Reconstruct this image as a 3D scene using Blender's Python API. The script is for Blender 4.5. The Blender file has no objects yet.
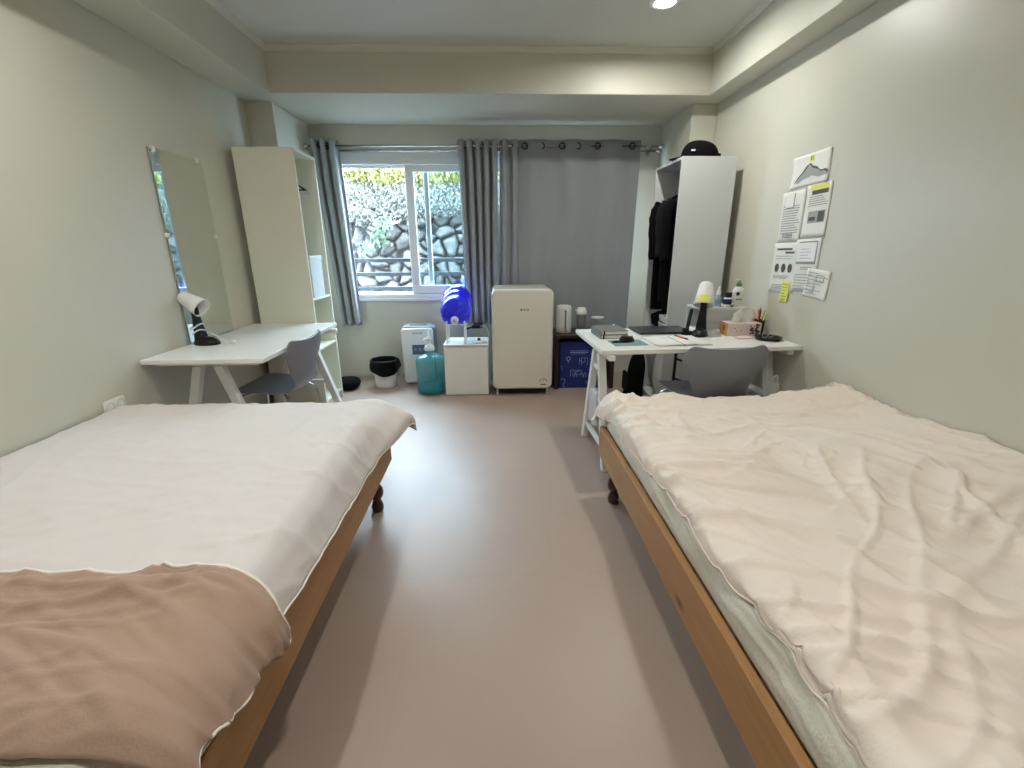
import bpy, bmesh, math, random
from mathutils import Vector, Matrix, noise
random.seed(7)
C = bpy.context.scene.collection
PI = math.pi
# ------------------------------------------------------------------ colours and materials
def lin(c):
    c /= 255.0
    return c / 12.92 if c <= 0.04045 else ((c + 0.055) / 1.055) ** 2.4
def rgb(r, g, b): return (lin(r), lin(g), lin(b), 1.0)
MATS = {}
def mat(name, c, rough=0.5, metal=0.0, vary=0.0, vscale=6.0, bump=0.0, bscale=40.0, trans=0.0, spec=0.5, alpha=1.0, sheen=0.0, coat=0.0, stretch=None, c2=None):
    if name in MATS: return MATS[name]
    m = bpy.data.materials.new(name); m.use_nodes = True
    nt = m.node_tree; N = nt.nodes; L = nt.links
    b = N['Principled BSDF']
    b.inputs['Base Color'].default_value = rgb(*c)
    b.inputs['Roughness'].default_value = rough
    b.inputs['Metallic'].default_value = metal
    b.inputs['Specular IOR Level'].default_value = spec
    if trans: b.inputs['Transmission Weight'].default_value = trans
    if alpha < 1: b.inputs['Alpha'].default_value = alpha
    if sheen: b.inputs['Sheen Weight'].default_value = sheen
    if coat: b.inputs['Coat Weight'].default_value = coat
    tc = N.new('ShaderNodeTexCoord'); src = tc.outputs['Object']
    if stretch:
        mp = N.new('ShaderNodeMapping'); mp.inputs['Scale'].default_value = stretch
        L.new(src, mp.inputs['Vector']); src = mp.outputs['Vector']
    nz = N.new('ShaderNodeTexNoise'); nz.inputs['Scale'].default_value = vscale; nz.inputs['Detail'].default_value = 5
    L.new(src, nz.inputs['Vector'])
    if c2 is None:
        k = 1 - max(vary, 0.02)
        c2 = tuple(x * k for x in c)
    mx = N.new('ShaderNodeMix'); mx.data_type = 'RGBA'
    mx.inputs['A'].default_value = rgb(*c); mx.inputs['B'].default_value = rgb(*c2)
    L.new(nz.outputs['Fac'], mx.inputs['Factor']); L.new(mx.outputs['Result'], b.inputs['Base Color'])
    if bump:
        n2 = N.new('ShaderNodeTexNoise'); n2.inputs['Scale'].default_value = bscale; n2.inputs['Detail'].default_value = 4
        L.new(src, n2.inputs['Vector'])
        bp = N.new('ShaderNodeBump'); bp.inputs['Strength'].default_value = bump; bp.inputs['Distance'].default_value = 0.01
        L.new(n2.outputs['Fac'], bp.inputs['Height']); L.new(bp.outputs['Normal'], b.inputs['Normal'])
    MATS[name] = m
    return m
def emit_mat(name, c, s):
    m = bpy.data.materials.new(name); m.use_nodes = True
    N = m.node_tree.nodes; N.clear()
    e = N.new('ShaderNodeEmission'); e.inputs['Color'].default_value = c; e.inputs['Strength'].default_value = s
    o = N.new('ShaderNodeOutputMaterial'); m.node_tree.links.new(e.outputs[0], o.inputs[0])
    return m
def glass_mat(name, tint, gl=0.06):
    m = bpy.data.materials.new(name); m.use_nodes = True
    nt = m.node_tree; N = nt.nodes; N.clear()
    t = N.new('ShaderNodeBsdfTransparent'); t.inputs[0].default_value = tint
    g = N.new('ShaderNodeBsdfGlossy'); g.inputs['Roughness'].default_value = 0.02
    x = N.new('ShaderNodeMixShader'); x.inputs[0].default_value = gl
    o = N.new('ShaderNodeOutputMaterial')
    nt.links.new(t.outputs[0], x.inputs[1]); nt.links.new(g.outputs[0], x.inputs[2]); nt.links.new(x.outputs[0], o.inputs[0])
    return m
def wood_mat(name, c1, c2, stretch, rough=0.5):
    m = mat(name, c1, rough, 0, 0.2, 5.0, 0.08, 30, stretch=stretch, c2=c2)
    nt = m.node_tree; N = nt.nodes; L = nt.links; b = N['Principled BSDF']
    # dark knots
    tc = [n for n in N if n.type == 'TEX_COORD'][0]
    mp = N.new('ShaderNodeMapping'); mp.inputs['Scale'].default_value = (9, 3.4, 9)
    v = N.new('ShaderNodeTexVoronoi'); v.inputs['Scale'].default_value = 1.0
    L.new(tc.outputs['Object'], mp.inputs['Vector']); L.new(mp.outputs['Vector'], v.inputs['Vector'])
    r = N.new('ShaderNodeValToRGB'); r.color_ramp.elements[0].position = 0.05; r.color_ramp.elements[1].position = 0.16
    r.color_ramp.elements[0].color = (0.35, 0.25, 0.2, 1); r.color_ramp.elements[1].color = (1, 1, 1, 1)
    L.new(v.outputs['Distance'], r.inputs['Fac'])
    mu = N.new('ShaderNodeMix'); mu.data_type = 'RGBA'; mu.blend_type = 'MULTIPLY'; mu.inputs['Factor'].default_value = 1.0
    mx = [n for n in N if n.type == 'MIX' and n != mu][0]
    L.new(mx.outputs['Result'], mu.inputs['A']); L.new(r.outputs['Color'], mu.inputs['B']); L.new(mu.outputs['Result'], b.inputs['Base Color'])
    return m

M_wall = mat('wall_paint', (205, 203, 190), 0.36, 0, 0.03, 3, 0.16, 9)
M_beam = mat('beam_paint', (203, 201, 188), 0.42, 0, 0.03, 3, 0.12, 7, spec=.35)
M_ceil = mat('ceiling_paint', (204, 204, 197), 0.6, 0, 0.03, 3, 0.05, 20)
M_trim = mat('cornice_paint', (205, 202, 190), 0.5)
M_floor = mat('vinyl_floor', (176, 156, 143), 0.40, 0, 0.07, 2.2, 0.16, 6, spec=0.55)
M_white = mat('white_laminate', (232, 232, 228), 0.32, 0, 0.02)
M_whitep = mat('white_plastic', (232, 232, 230), 0.35)
M_cream = mat('cream_laminate', (226, 225, 208), 0.42, 0, 0.03, 4)
M_greyl = mat('grey_white_laminate', (204, 208, 208), 0.45, 0, 0.03, 4)
M_upvc = mat('window_upvc', (232, 236, 238), 0.35)
M_fridge = mat('cream_enamel', (222, 219, 206), 0.22, 0, 0.02, 3, coat=0.3)
M_black = mat('black_plastic', (12, 12, 13), 0.4, spec=.35)
M_blackm = mat('black_fabric', (7, 7, 8), 0.9, 0, 0.3, 20, 0.3, 60, spec=.15)
M_charcoal = mat('charcoal_fabric', (24, 25, 29), 0.9, 0, 0.3, 20, 0.3, 60, spec=.2)
M_bag = mat('black_film', (4, 4, 4), 0.4, 0, 0.3, 10, 0.4, 25, spec=.15)
M_dark = mat('dark_gap', (18, 16, 15), 0.7)
M_grey = mat('grey_shell', (128, 128, 136), 0.42, 0, 0.02, 4)
M_chrome = mat('steel', (200, 200, 202), 0.22, 1.0)
M_wood = wood_mat('pine', (180, 138, 92), (150, 108, 66), (14, 1.2, 14))
M_leg = mat('dark_turned_wood', (70, 34, 22), 0.28, 0, 0.4, 12, coat=0.3)
M_espresso = mat('dark_brown_veneer', (52, 32, 28), 0.35, 0, 0.3, 8, stretch=(1, 8, 8))
M_sheet = mat('bed_sheet_white', (228, 227, 216), 0.85, 0, 0.03, 5, 0.15, 120, sheen=0.1)
M_matt = mat('mattress_ticking', (222, 220, 212), 0.85, 0, 0.04, 10, 0.15, 90)
M_cover = mat('coverlet_blush', (219, 213, 211), 0.85, 0, 0.03, 4, 0.12, 160, sheen=0.1)
M_fold = mat('coverlet_peach_lining', (176, 148, 131), 0.85, 0, 0.05, 4, 0.12, 160, sheen=0.1)
M_duvet = mat('duvet_blush', (238, 226, 215), 0.85, 0, 0.04, 3, 0.12, 160, sheen=0.1)
M_piping = mat('piping_white', (240, 234, 224), 0.8)
M_curtain = mat('curtain_grey', (152, 157, 160), 0.8, 0, 0.06, 5, 0.2, 220, sheen=0.2, stretch=(3, 3, 1))
M_blue = mat('jug_blue', (34, 30, 250), 0.12, 0, 0.08, 8, alpha=.82)
M_teal = mat('bottle_teal', (64, 168, 178), 0.1, 0, 0.1, 6, alpha=.55)
M_water = mat('bottle_water', (20, 84, 112), 0.1, 0, 0.1, 6, alpha=.8)
M_clear = mat('clear_plastic', (214, 222, 226), 0.15, trans=0.5)
M_frost = mat('frosted_plastic', (150, 152, 152), 0.4, trans=0.3)
M_bluebox = mat('blue_carton', (17, 44, 122), 0.5, 0, 0.15, 4)
M_mark = mat('white_print', (140, 156, 192), 0.6)
M_paper = mat('paper', (226, 226, 220), 0.7)
M_print = mat('grey_print', (142, 142, 140), 0.7)
M_printd = mat('dark_print', (84, 82, 80), 0.7)
M_pencil = mat('pencil_shading', (158, 160, 158), 0.7)
M_yellow = mat('sticky_yellow', (224, 226, 104), 0.7)
M_laptop = mat('laptop_dark_grey', (52, 56, 58), 0.4)
M_nbgrey = mat('notebook_cover_grey', (112, 114, 114), 0.6)
M_pad = mat('mouse_pad_teal', (112, 150, 152), 0.7)
M_orange = mat('orange_paint', (232, 110, 44), 0.4)
M_gold = mat('gold_carton', (198, 142, 58), 0.45, 0, 0.2, 20)
M_pinkbox = mat('pink_carton', (222, 206, 200), 0.5, 0, 0.08, 20)
M_pink = mat('pink_pad', (226, 200, 200), 0.7)
M_plum = mat('plum_print', (92, 70, 84), 0.5)
M_green = mat('pump_green', (96, 130, 86), 0.4)
M_navy = mat('navy_plastic', (32, 38, 84), 0.35)
M_lblue = mat('pale_blue_plastic', (140, 166, 190), 0.35)
M_red = mat('red_plastic', (190, 30, 40), 0.5)
M_bagw = mat('white_film', (222, 222, 220), 0.35, 0, 0.1, 15, 0.4, 30, trans=0.15)
M_cloth = mat('white_striped_cloth', (226, 228, 234), 0.85, 0, 0.12, 40, 0.2, 90, stretch=(1, 6, 1))
M_cable = mat('cable_grey', (200, 200, 200), 0.4)
M_rail_out = mat('painted_railing', (62, 68, 76), 0.5)
M_mirror = mat('mirror_silver', (214, 220, 216), 0.03, 1.0)
M_mirrorb = mat('mirror_edge', (120, 140, 136), 0.25)
# seams of the vinyl sheets in the floor
nt = M_floor.node_tree
bk = nt.nodes.new('ShaderNodeTexBrick'); bk.inputs['Scale'].default_value = 1.0
bk.inputs['Brick Width'].default_value = 1.1; bk.inputs['Row Height'].default_value = 0.91; bk.inputs['Mortar Size'].default_value = 0.0015
bk.inputs['Color1'].default_value = (1, 1, 1, 1); bk.inputs['Color2'].default_value = (0.985, 0.985, 0.985, 1); bk.inputs['Mortar'].default_value = (0.93, 0.93, 0.93, 1)
tc = [n for n in nt.nodes if n.type == 'TEX_COORD'][0]
mpp = nt.nodes.new('ShaderNodeMapping'); mpp.inputs['Location'].default_value = (0.32, 0.3, 0)
nt.links.new(tc.outputs['Object'], mpp.inputs['Vector']); nt.links.new(mpp.outputs['Vector'], bk.inputs['Vector'])
mu = nt.nodes.new('ShaderNodeMix'); mu.data_type = 'RGBA'; mu.blend_type = 'MULTIPLY'; mu.inputs['Factor'].default_value = 1
mx0 = [n for n in nt.nodes if n.type == 'MIX' and n != mu][0]
nt.links.new(mx0.outputs['Result'], mu.inputs['A']); nt.links.new(bk.outputs['Color'], mu.inputs['B'])
nt.links.new(mu.outputs['Result'], nt.nodes['Principled BSDF'].inputs['Base Color'])

# ------------------------------------------------------------------ mesh helpers
class MB:
    def __init__(s): s.v = []; s.f = []
    def add(s, vs, fs):
        o = len(s.v); s.v += [tuple(v) for v in vs]; s.f += [tuple(i + o for i in f) for f in fs]; return s
    def box(s, x0, x1, y0, y1, z0, z1, mtx=None):
        vs = [Vector((x, y, z)) for z in (z0, z1) for y in (y0, y1) for x in (x0, x1)]
        if mtx: vs = [mtx @ v for v in vs]
        return s.add(vs, [(0, 2, 3, 1), (4, 5, 7, 6), (0, 1, 5, 4), (2, 6, 7, 3), (0, 4, 6, 2), (1, 3, 7, 5)])
    def bar(s, a, b, w, t, up=(0, 0, 1)):
        a = Vector(a); b = Vector(b); d = (b - a).normalized(); up = Vector(up)
        sx = d.cross(up).normalized(); sy = sx.cross(d).normalized()
        vs = [p + sx * i * w / 2 + sy * j * t / 2 for p in (a, b) for j in (-1, 1) for i in (-1, 1)]
        return s.add(vs, [(0, 2, 3, 1), (4, 5, 7, 6), (0, 1, 5, 4), (2, 6, 7, 3), (0, 4, 6, 2), (1, 3, 7, 5)])
    def lathe(s, prof, seg=24, mtx=None, cap=True):
        n = len(prof); vs = []; fs = []
        for r, z in prof:
            for k in range(seg):
                a = 2 * PI * k / seg; v = Vector((r * math.cos(a), r * math.sin(a), z)); vs.append(mtx @ v if mtx else v)
        for i in range(n - 1):
            for k in range(seg):
                k2 = (k + 1) % seg; fs.append((i * seg + k, i * seg + k2, (i + 1) * seg + k2, (i + 1) * seg + k))
        if cap:
            fs.append(tuple(reversed(range(seg)))); fs.append(tuple((n - 1) * seg + k for k in range(seg)))
        return s.add(vs, fs)
    def tube(s, pts, r, seg=8):
        pts = [Vector(p) for p in pts]; n = len(pts); vs = []; fs = []
        rr = r if isinstance(r, (list, tuple)) else [r] * n
        ref = None
        for i, p in enumerate(pts):
            d = (pts[min(i + 1, n - 1)] - pts[max(i - 1, 0)]).normalized()
            if ref is None: ref = Vector((0, 0, 1)) if abs(d.z) < 0.9 else Vector((1, 0, 0))
            a = d.cross(ref).normalized(); b = d.cross(a).normalized(); ref = a.cross(d).normalized() if False else -b
            for k in range(seg):
                t = 2 * PI * k / seg; vs.append(p + a * rr[i] * math.cos(t) + b * rr[i] * math.sin(t))
        for i in range(n - 1):
            for k in range(seg):
                k2 = (k + 1) % seg; fs.append((i * seg + k, i * seg + k2, (i + 1) * seg + k2, (i + 1) * seg + k))
        fs.append(tuple(reversed(range(seg)))); fs.append(tuple((n - 1) * seg + k for k in range(seg)))
        return s.add(vs, fs)
    def grid(s, nu, nv, fn, closed=False):
        vs = [fn(i / nu, j / nv) for j in range(nv + 1) for i in range(nu + 1)]
        fs = [(j * (nu + 1) + i, j * (nu + 1) + i + 1, (j + 1) * (nu + 1) + i + 1, (j + 1) * (nu + 1) + i) for j in range(nv) for i in range(nu)]
        return s.add(vs, fs)
    def prism(s, poly, z0, z1, mtx=None):
        n = len(poly)
        vs = [Vector((x, y, z)) for z in (z0, z1) for x, y in poly]
        if mtx: vs = [mtx @ v for v in vs]
        return s.add(vs, [tuple(reversed(range(n))), tuple(range(n, 2 * n))] + [(i, (i + 1) % n, n + (i + 1) % n, n + i) for i in range(n)])
def spline(pts, n=6):
    P = [Vector(p) for p in pts]; out = []
    for i in range(len(P) - 1):
        p0 = P[max(i - 1, 0)]; p1 = P[i]; p2 = P[i + 1]; p3 = P[min(i + 2, len(P) - 1)]
        for k in range(n):
            t = k / n
            out.append(0.5 * ((2 * p1) + (p2 - p0) * t + (2 * p0 - 5 * p1 + 4 * p2 - p3) * t * t + (3 * p1 - p0 - 3 * p2 + p3) * t ** 3))
    out.append(P[-1]); return out
def obj(name, mb, m, parent=None, loc=None, rot=None, bevel=0, smooth=False, solid=0, sub=0, seg=2, offset=0):
    me = bpy.data.meshes.new(name); me.from_pydata([tuple(v) for v in mb.v], [], mb.f); 
    bm = bmesh.new(); bm.from_mesh(me); bmesh.ops.recalc_face_normals(bm, faces=bm.faces)
    if smooth:
        for f in bm.faces: f.smooth = True
    bm.to_mesh(me); bm.free()
    me.materials.append(m)
    o = bpy.data.objects.new(name, me); C.objects.link(o)
    if parent: o.parent = parent
    if loc: o.location = loc
    if rot: o.rotation_euler = rot
    if solid:
        md = o.modifiers.new('Solidify', 'SOLIDIFY'); md.thickness = solid; md.offset = offset
    if bevel:
        md = o.modifiers.new('Bevel', 'BEVEL'); md.width = bevel; md.segments = seg; md.limit_method = 'ANGLE'; md.angle_limit = 0.6
        if not smooth:
            for p in me.polygons: p.use_smooth = True
            w = o.modifiers.new('WN', 'WEIGHTED_NORMAL'); w.keep_sharp = True
    if sub:
        md = o.modifiers.new('Sub', 'SUBSURF'); md.levels = sub; md.render_levels = sub
    return o
def tag(o, label, cat, group=None, kind=None):
    o['label'] = label; o['category'] = cat
    if group: o['group'] = group
    if kind: o['kind'] = kind
    return o
def thing(name, label, cat, loc=(0, 0, 0), rotz=0, group=None, mtx=None):
    o = bpy.data.objects.new(name, None); C.objects.link(o); o.empty_display_size = 0.05
    if mtx: o.matrix_world = mtx
    else: o.location = loc; o.rotation_euler = (0, 0, rotz)
    return tag(o, label, cat, group)
def struct(name, mb, m, parent=None, **k):
    o = obj(name, mb, m, parent, **k)
    if not parent: o['kind'] = 'structure'
    return o
def textmesh(name, s, size, m, parent, loc=(0, 0, 0), rot=(0, 0, 0), ext=0.0003):
    cu = bpy.data.curves.new(name, 'FONT'); cu.body = s; cu.size = size; cu.extrude = ext; cu.align_x = 'CENTER'; cu.align_y = 'CENTER'
    t = bpy.data.objects.new(name, cu); C.objects.link(t)
    me = bpy.data.meshes.new_from_object(t); bpy.data.objects.remove(t)
    me.materials.clear(); me.materials.append(m)
    o = bpy.data.objects.new(name, me); C.objects.link(o); o.parent = parent; o.location = loc; o.rotation_euler = rot
    return o

# ------------------------------------------------------------------ room dimensions
XL, XR, YB, YN = -1.857, 1.763, 4.571, -1.6
ZC, ZB = 2.63, 2.341
YF = 3.706
XBL, XBR = -1.577, 1.598

# ------------------------------------------------------------------ the setting
struct('floor', MB().box(XL - .2, XR + .2, YN - .2, YB + .2, -.12, 0), M_floor)
struct('ceiling', MB().box(XL - .2, XR + .2, YN - .2, YB + .2, ZC, ZC + .15), M_ceil)
struct('wall_left', MB().box(XL - .2, XL, YN - .2, YB + .2, 0, ZC), M_wall)
struct('wall_right', MB().box(XR, XR + .2, YN - .2, YB + .2, 0, ZC), M_wall)
struct('wall_front', MB().box(XL, XR, YN - .2, YN, 0, ZC), M_wall)
WX0, WX1, WZ0, WZ1 = -1.455, 1.33, .80, 2.12
w = MB().box(XL, WX0, YB, YB + .2, 0, ZC).box(WX1, XR, YB, YB + .2, 0, ZC).box(WX0, WX1, YB, YB + .2, 0, WZ0).box(WX0, WX1, YB, YB + .2, WZ1, ZC)
struct('wall_back', w, M_wall)
struct('beam_left', MB().box(XL, XBL, YN, YF, ZB, ZC), M_beam, bevel=.006)
struct('beam_right', MB().box(XBR, XR, YN, YF, ZB, ZC), M_beam, bevel=.006)
struct('beam_back', MB().box(XL, XR, YF, YB, ZB, ZC), M_beam, bevel=.008)
struct('column_left', MB().box(XL, -1.655, 3.905, YB, 0, ZB), M_wall, bevel=.006)
struct('column_right', MB().box(1.56, XR, 3.905, YB, 0, ZB), M_wall, bevel=.006)
# cornice along the three beam faces: a small stepped cove moulding
def cornice(p0, p1, n):
    d = (Vector(p1) - Vector(p0)); nn = Vector(n); m = MB(); prof = [(0, -.034), (.008, -.034), (.013, -.024), (.022, -.014), (.028, -.006), (.028, 0), (0, 0)]
    vs = [Vector(p) + nn * a + Vector((0, 0, b)) for p in (p0, p1) for a, b in prof]; k = len(prof)
    m.add(vs, [(i, (i + 1) % k, k + (i + 1) % k, k + i) for i in range(k)] + [tuple(range(k)), tuple(range(2 * k - 1, k - 1, -1))])
    return m
struct('trim_1', cornice((XBL, YN, ZC), (XBL, YF, ZC), (1, 0, 0)), M_trim)
struct('trim_2', cornice((XBR, YN, ZC), (XBR, YF, ZC), (-1, 0, 0)), M_trim)
struct('trim_3', cornice((XBL, YF, ZC), (XBR, YF, ZC), (0, -1, 0)), M_trim)
struct('baseboard_back', MB().box(-1.655, 1.56, YB - .008, YB, 0, .05), M_wall, bevel=.003)
# door behind the camera
dr = struct('door_1', MB().box(-.45, .45, YN, YN + .04, 0, 2.05), M_cream, bevel=.004)
struct('door_frame', MB().box(-.52, -.45, YN, YN + .06, 0, 2.12).box(.45, .52, YN, YN + .06, 0, 2.12).box(-.52, .52, YN, YN + .06, 2.05, 2.12), M_white, dr, bevel=.004)
obj('door_handle', MB().lathe([(.022, 0), (.022, .01), (.01, .014), (.01, .04), (.026, .05), (.02, .07)], 16, Matrix.Translation((.36, YN + .04, 1.0)) @ Matrix.Rotation(-PI / 2, 4, 'X')), M_chrome, dr, smooth=True)

# window: frame, fixed pane at the left, sliding sash, second sash behind
wf = MB()
y0, y1 = YB - .012, YB + .125
wf.box(WX0, WX1, y0, y1, WZ1 - .105, WZ1).box(WX0, WX1, y0, y1, WZ0, WZ0 + .04)
wf.box(WX0, WX0 + .035, y0, y1, WZ0 + .04, WZ1 - .105).box(WX1 - .035, WX1, y0, y1, WZ0 + .04, WZ1 - .105)
win = struct('window_1', wf, M_upvc, bevel=.006)
tr = MB().box(WX0 + .035, WX1 - .035, YB + .02, YB + .035, WZ1 - .13, WZ1 - .105).box(WX0 + .035, WX1 - .035, YB + .02, YB + .12, WZ0 + .04, WZ0 + .052)
struct('window_track', tr, M_upvc, win, bevel=.003)
def sash(x0, x1, yy, wdt, z0, z1, name, gm):
    s = MB().box(x0, x1, yy, yy + .04, z0, z0 + wdt).box(x0, x1, yy, yy + .04, z1 - wdt, z1).box(x0, x0 + wdt, yy, yy + .04, z0 + wdt, z1 - wdt).box(x1 - wdt, x1, yy, yy + .04, z0 + wdt, z1 - wdt)
    so = struct(name, s, M_upvc, win, bevel=.006)
    struct('window_pane', MB().box(x0 + wdt, x1 - wdt, yy + .017, yy + .023, z0 + wdt, z1 - wdt), gm, so)
G1 = glass_mat('pane_clear', (.97, .98, .98, 1), .04); G2 = glass_mat('pane_tinted', (.90, .96, .97, 1), .07)
ZA, ZBB = WZ0 + .052, WZ1 - .105
sash(-.822, .26, YB + .004, .078, ZA - .008, ZBB + .02, 'window_sash', G2)
sash(-.66, .30, YB + .055, .045, ZA, ZBB, 'window_sash', G2)
sash(.25, WX1 - .035, YB + .055, .06, ZA, ZBB, 'window_sash', G1)
struct('window_pane', MB().box(WX0 + .035, -.70, YB + .098, YB + .104, ZA, ZBB), G1, win)
struct('window_sill', MB().box(WX0 - .01, WX1 + .01, YB - .025, YB + .01, WZ0 - .028, WZ0), M_upvc, win, bevel=.006)

# ------------------------------------------------------------------ outside: ground, railing, stone retaining wall, planted slope
M_ground = mat('outdoor_concrete', (100, 100, 97), 0.9, 0, 0.2, 8)
struct('ground_outside', MB().box(-5, 5, YB + .2, 10, -.3, -.15), M_ground)
rl = thing('guard_railing', 'grey metal guard railing with flat bars outside the window', 'railing', (0, 4.98, 0))
for z in (1.155, 1.012, .86, .70): obj('rail_bar', MB().box(-2.2, 1.6, -.02, .02, z - .02, z + .02), M_rail_out, rl, bevel=.004)
for x in (-2.1, .35, 1.5): obj('post', MB().box(x - .025, x + .025, .02, .06, -.15, 1.17), M_rail_out, rl, bevel=.004)
m = bpy.data.materials.new('rubble_stone'); m.use_nodes = True; MATS['rubble_stone'] = m
nt = m.node_tree; b = nt.nodes['Principled BSDF']; b.inputs['Roughness'].default_value = .9
at = nt.nodes.new('ShaderNodeVertexColor'); at.layer_name = 'tint'
nz = nt.nodes.new('ShaderNodeTexNoise'); nz.inputs['Scale'].default_value = 14; nz.inputs['Detail'].default_value = 8
rp = nt.nodes.new('ShaderNodeValToRGB'); rp.color_ramp.elements[0].position = .3; rp.color_ramp.elements[0].color = (.55, .55, .55, 1); rp.color_ramp.elements[1].position = .62
tc = nt.nodes.new('ShaderNodeTexCoord'); nt.links.new(tc.outputs['Object'], nz.inputs['Vector']); nt.links.new(nz.outputs['Fac'], rp.inputs['Fac'])
mm = nt.nodes.new('ShaderNodeMix'); mm.data_type = 'RGBA'; mm.blend_type = 'MULTIPLY'; mm.inputs['Factor'].default_value = 1
nt.links.new(at.outputs['Color'], mm.inputs['A']); nt.links.new(rp.outputs['Color'], mm.inputs['B']); nt.links.new(mm.outputs['Result'], b.inputs['Base Color'])
NX, NZ = 300, 150
tints = []
def stone(u, v):
    x = -3.4 + 5.6 * u; z = -.3 + 2.10 * v
    p = Vector((x * 5.2, z * 5.8, 3.1)) + Vector((noise.noise(Vector((x * 3, z * 3, 1))), noise.noise(Vector((x * 3, z * 3, 9))), 0)) * .35
    d, pts = noise.voronoi(p)
    e = max(0.0, min(1.0, (d[1] - d[0]) / .30)); h = e * e * (3 - 2 * e)
    q = pts[0]; rnd = (math.sin(q.x * 12.9898 + q.y * 78.233) * 43758.5453) % 1
    hh = h * (.07 + .06 * rnd) + .02 * noise.noise(Vector((x * 9, z * 9, 5))) * h
    t = (.07 + .06 * rnd) if e > .30 else .014
    tints.append((t * 1.0, t * .985, t * .955, 1))
    return Vector((x, 6.55 + .10 * z - hh, z))
mb = MB().grid(NX, NZ, stone)
ws = struct('retaining_wall_outside', mb, m, smooth=True)
ca = ws.data.color_attributes.new('tint', 'FLOAT_COLOR', 'POINT')
for i, t in enumerate(tints): ca.data[i].color = t
M_soil = mat('slope_soil', (84, 80, 66), .95, 0, .3, 10)
struct('slope_outside', MB().grid(30, 10, lambda u, v: Vector((-3.6 + 6 * u, 6.72 + 1.5 * v, 1.70 + .80 * v + .06 * noise.noise(Vector((u * 9, v * 5, 0)))))), M_soil)
def leaves(n, area, sz, seed):
    r = random.Random(seed); m = MB()
    for _ in range(n):
        p = area(r); a = r.uniform(0, 2 * PI); t = r.uniform(-1.1, 1.1); s = sz * r.uniform(.6, 1.5)
        R = Matrix.Translation(p) @ Matrix.Rotation(a, 4, 'Z') @ Matrix.Rotation(t, 4, 'X') @ Matrix.Rotation(r.uniform(-.8, .8), 4, 'Y')
        vs = [R @ Vector(v) for v in ((0, 0, 0), (s * .35, 0, s * .5), (0, s * .08, s * 1.2), (-s * .35, 0, s * .5))]
        m.add(vs, [(0, 1, 2, 3)])
    return m
M_shrub = mat('pale_shrub_leaf', (108, 108, 103), .7, 0, .5, 3, c2=(54, 56, 49))
M_yleaf = mat('yellow_leaf', (112, 106, 50), .7, 0, .5, 3, c2=(78, 80, 38))
M_gleaf = mat('creeper_leaf', (80, 104, 82), .7, 0, .4, 5, c2=(118, 132, 116))
def A1(r):
    v = r.random() ** 1.3; x = r.uniform(-3.3, 2)
    return Vector((x, 6.56 + .95 * v - .1 * r.random() * (1 - v), 1.70 + .42 * v + r.uniform(-.03, .14) - .14 * (math.sin(x * 3.1) * .5 + .5) * (1 - v) ** 3))
def A2(r):
    v = r.random(); return Vector((r.uniform(-3.4, 2), 7.35 + .9 * v, 2.04 + .52 * v + r.uniform(-.05, .20)))
def A3(r):
    t = r.random(); return Vector((-1.46 + r.gauss(0, .07) - .28 * t * t, 6.44 - .06 * r.random(), 1.62 - .42 * t + r.gauss(0, .05)))
tag(obj('shrubbery', leaves(24000, A1, .032, 1), M_shrub), 'pale dry shrubs spilling over the top of the stone wall', 'shrubs', kind='stuff')
tag(obj('yellow_shrubbery', leaves(9000, A2, .06, 2), M_yleaf), 'yellow-green foliage on the slope above the pale shrubs', 'foliage', kind='stuff')
tag(obj('creeper', leaves(160, A3, .07, 3), M_gleaf), 'pale green creeper hanging down the stones outside the window', 'plant', kind='stuff')

# ------------------------------------------------------------------ ceiling lights
M_lamp = emit_mat('lamp_glow', (1.0, .98, .91, 1), 355)
def downlight(x, y, label):
    t = thing('ceiling_light', label, 'ceiling light', (x, y, ZC), 0, 'round downlights in the ceiling')
    obj('trim_ring', MB().lathe([(.085, 0), (.088, -.004), (.082, -.010), (.056, -.012), (.052, -.004), (.051, 0)], 32, cap=False), M_white, t, smooth=True)
    obj('diffuser', MB().lathe([(.05, -.001), (.05, -.004)], 32), M_lamp, t)
downlight(1.0, 3.06, 'lit round downlight in the ceiling near the right beam')
downlight(-1.12, 1.45, 'lit round downlight in the ceiling above the left bed')
downlight(.12, .30, 'lit round downlight in the ceiling over the aisle between the beds')

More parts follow.
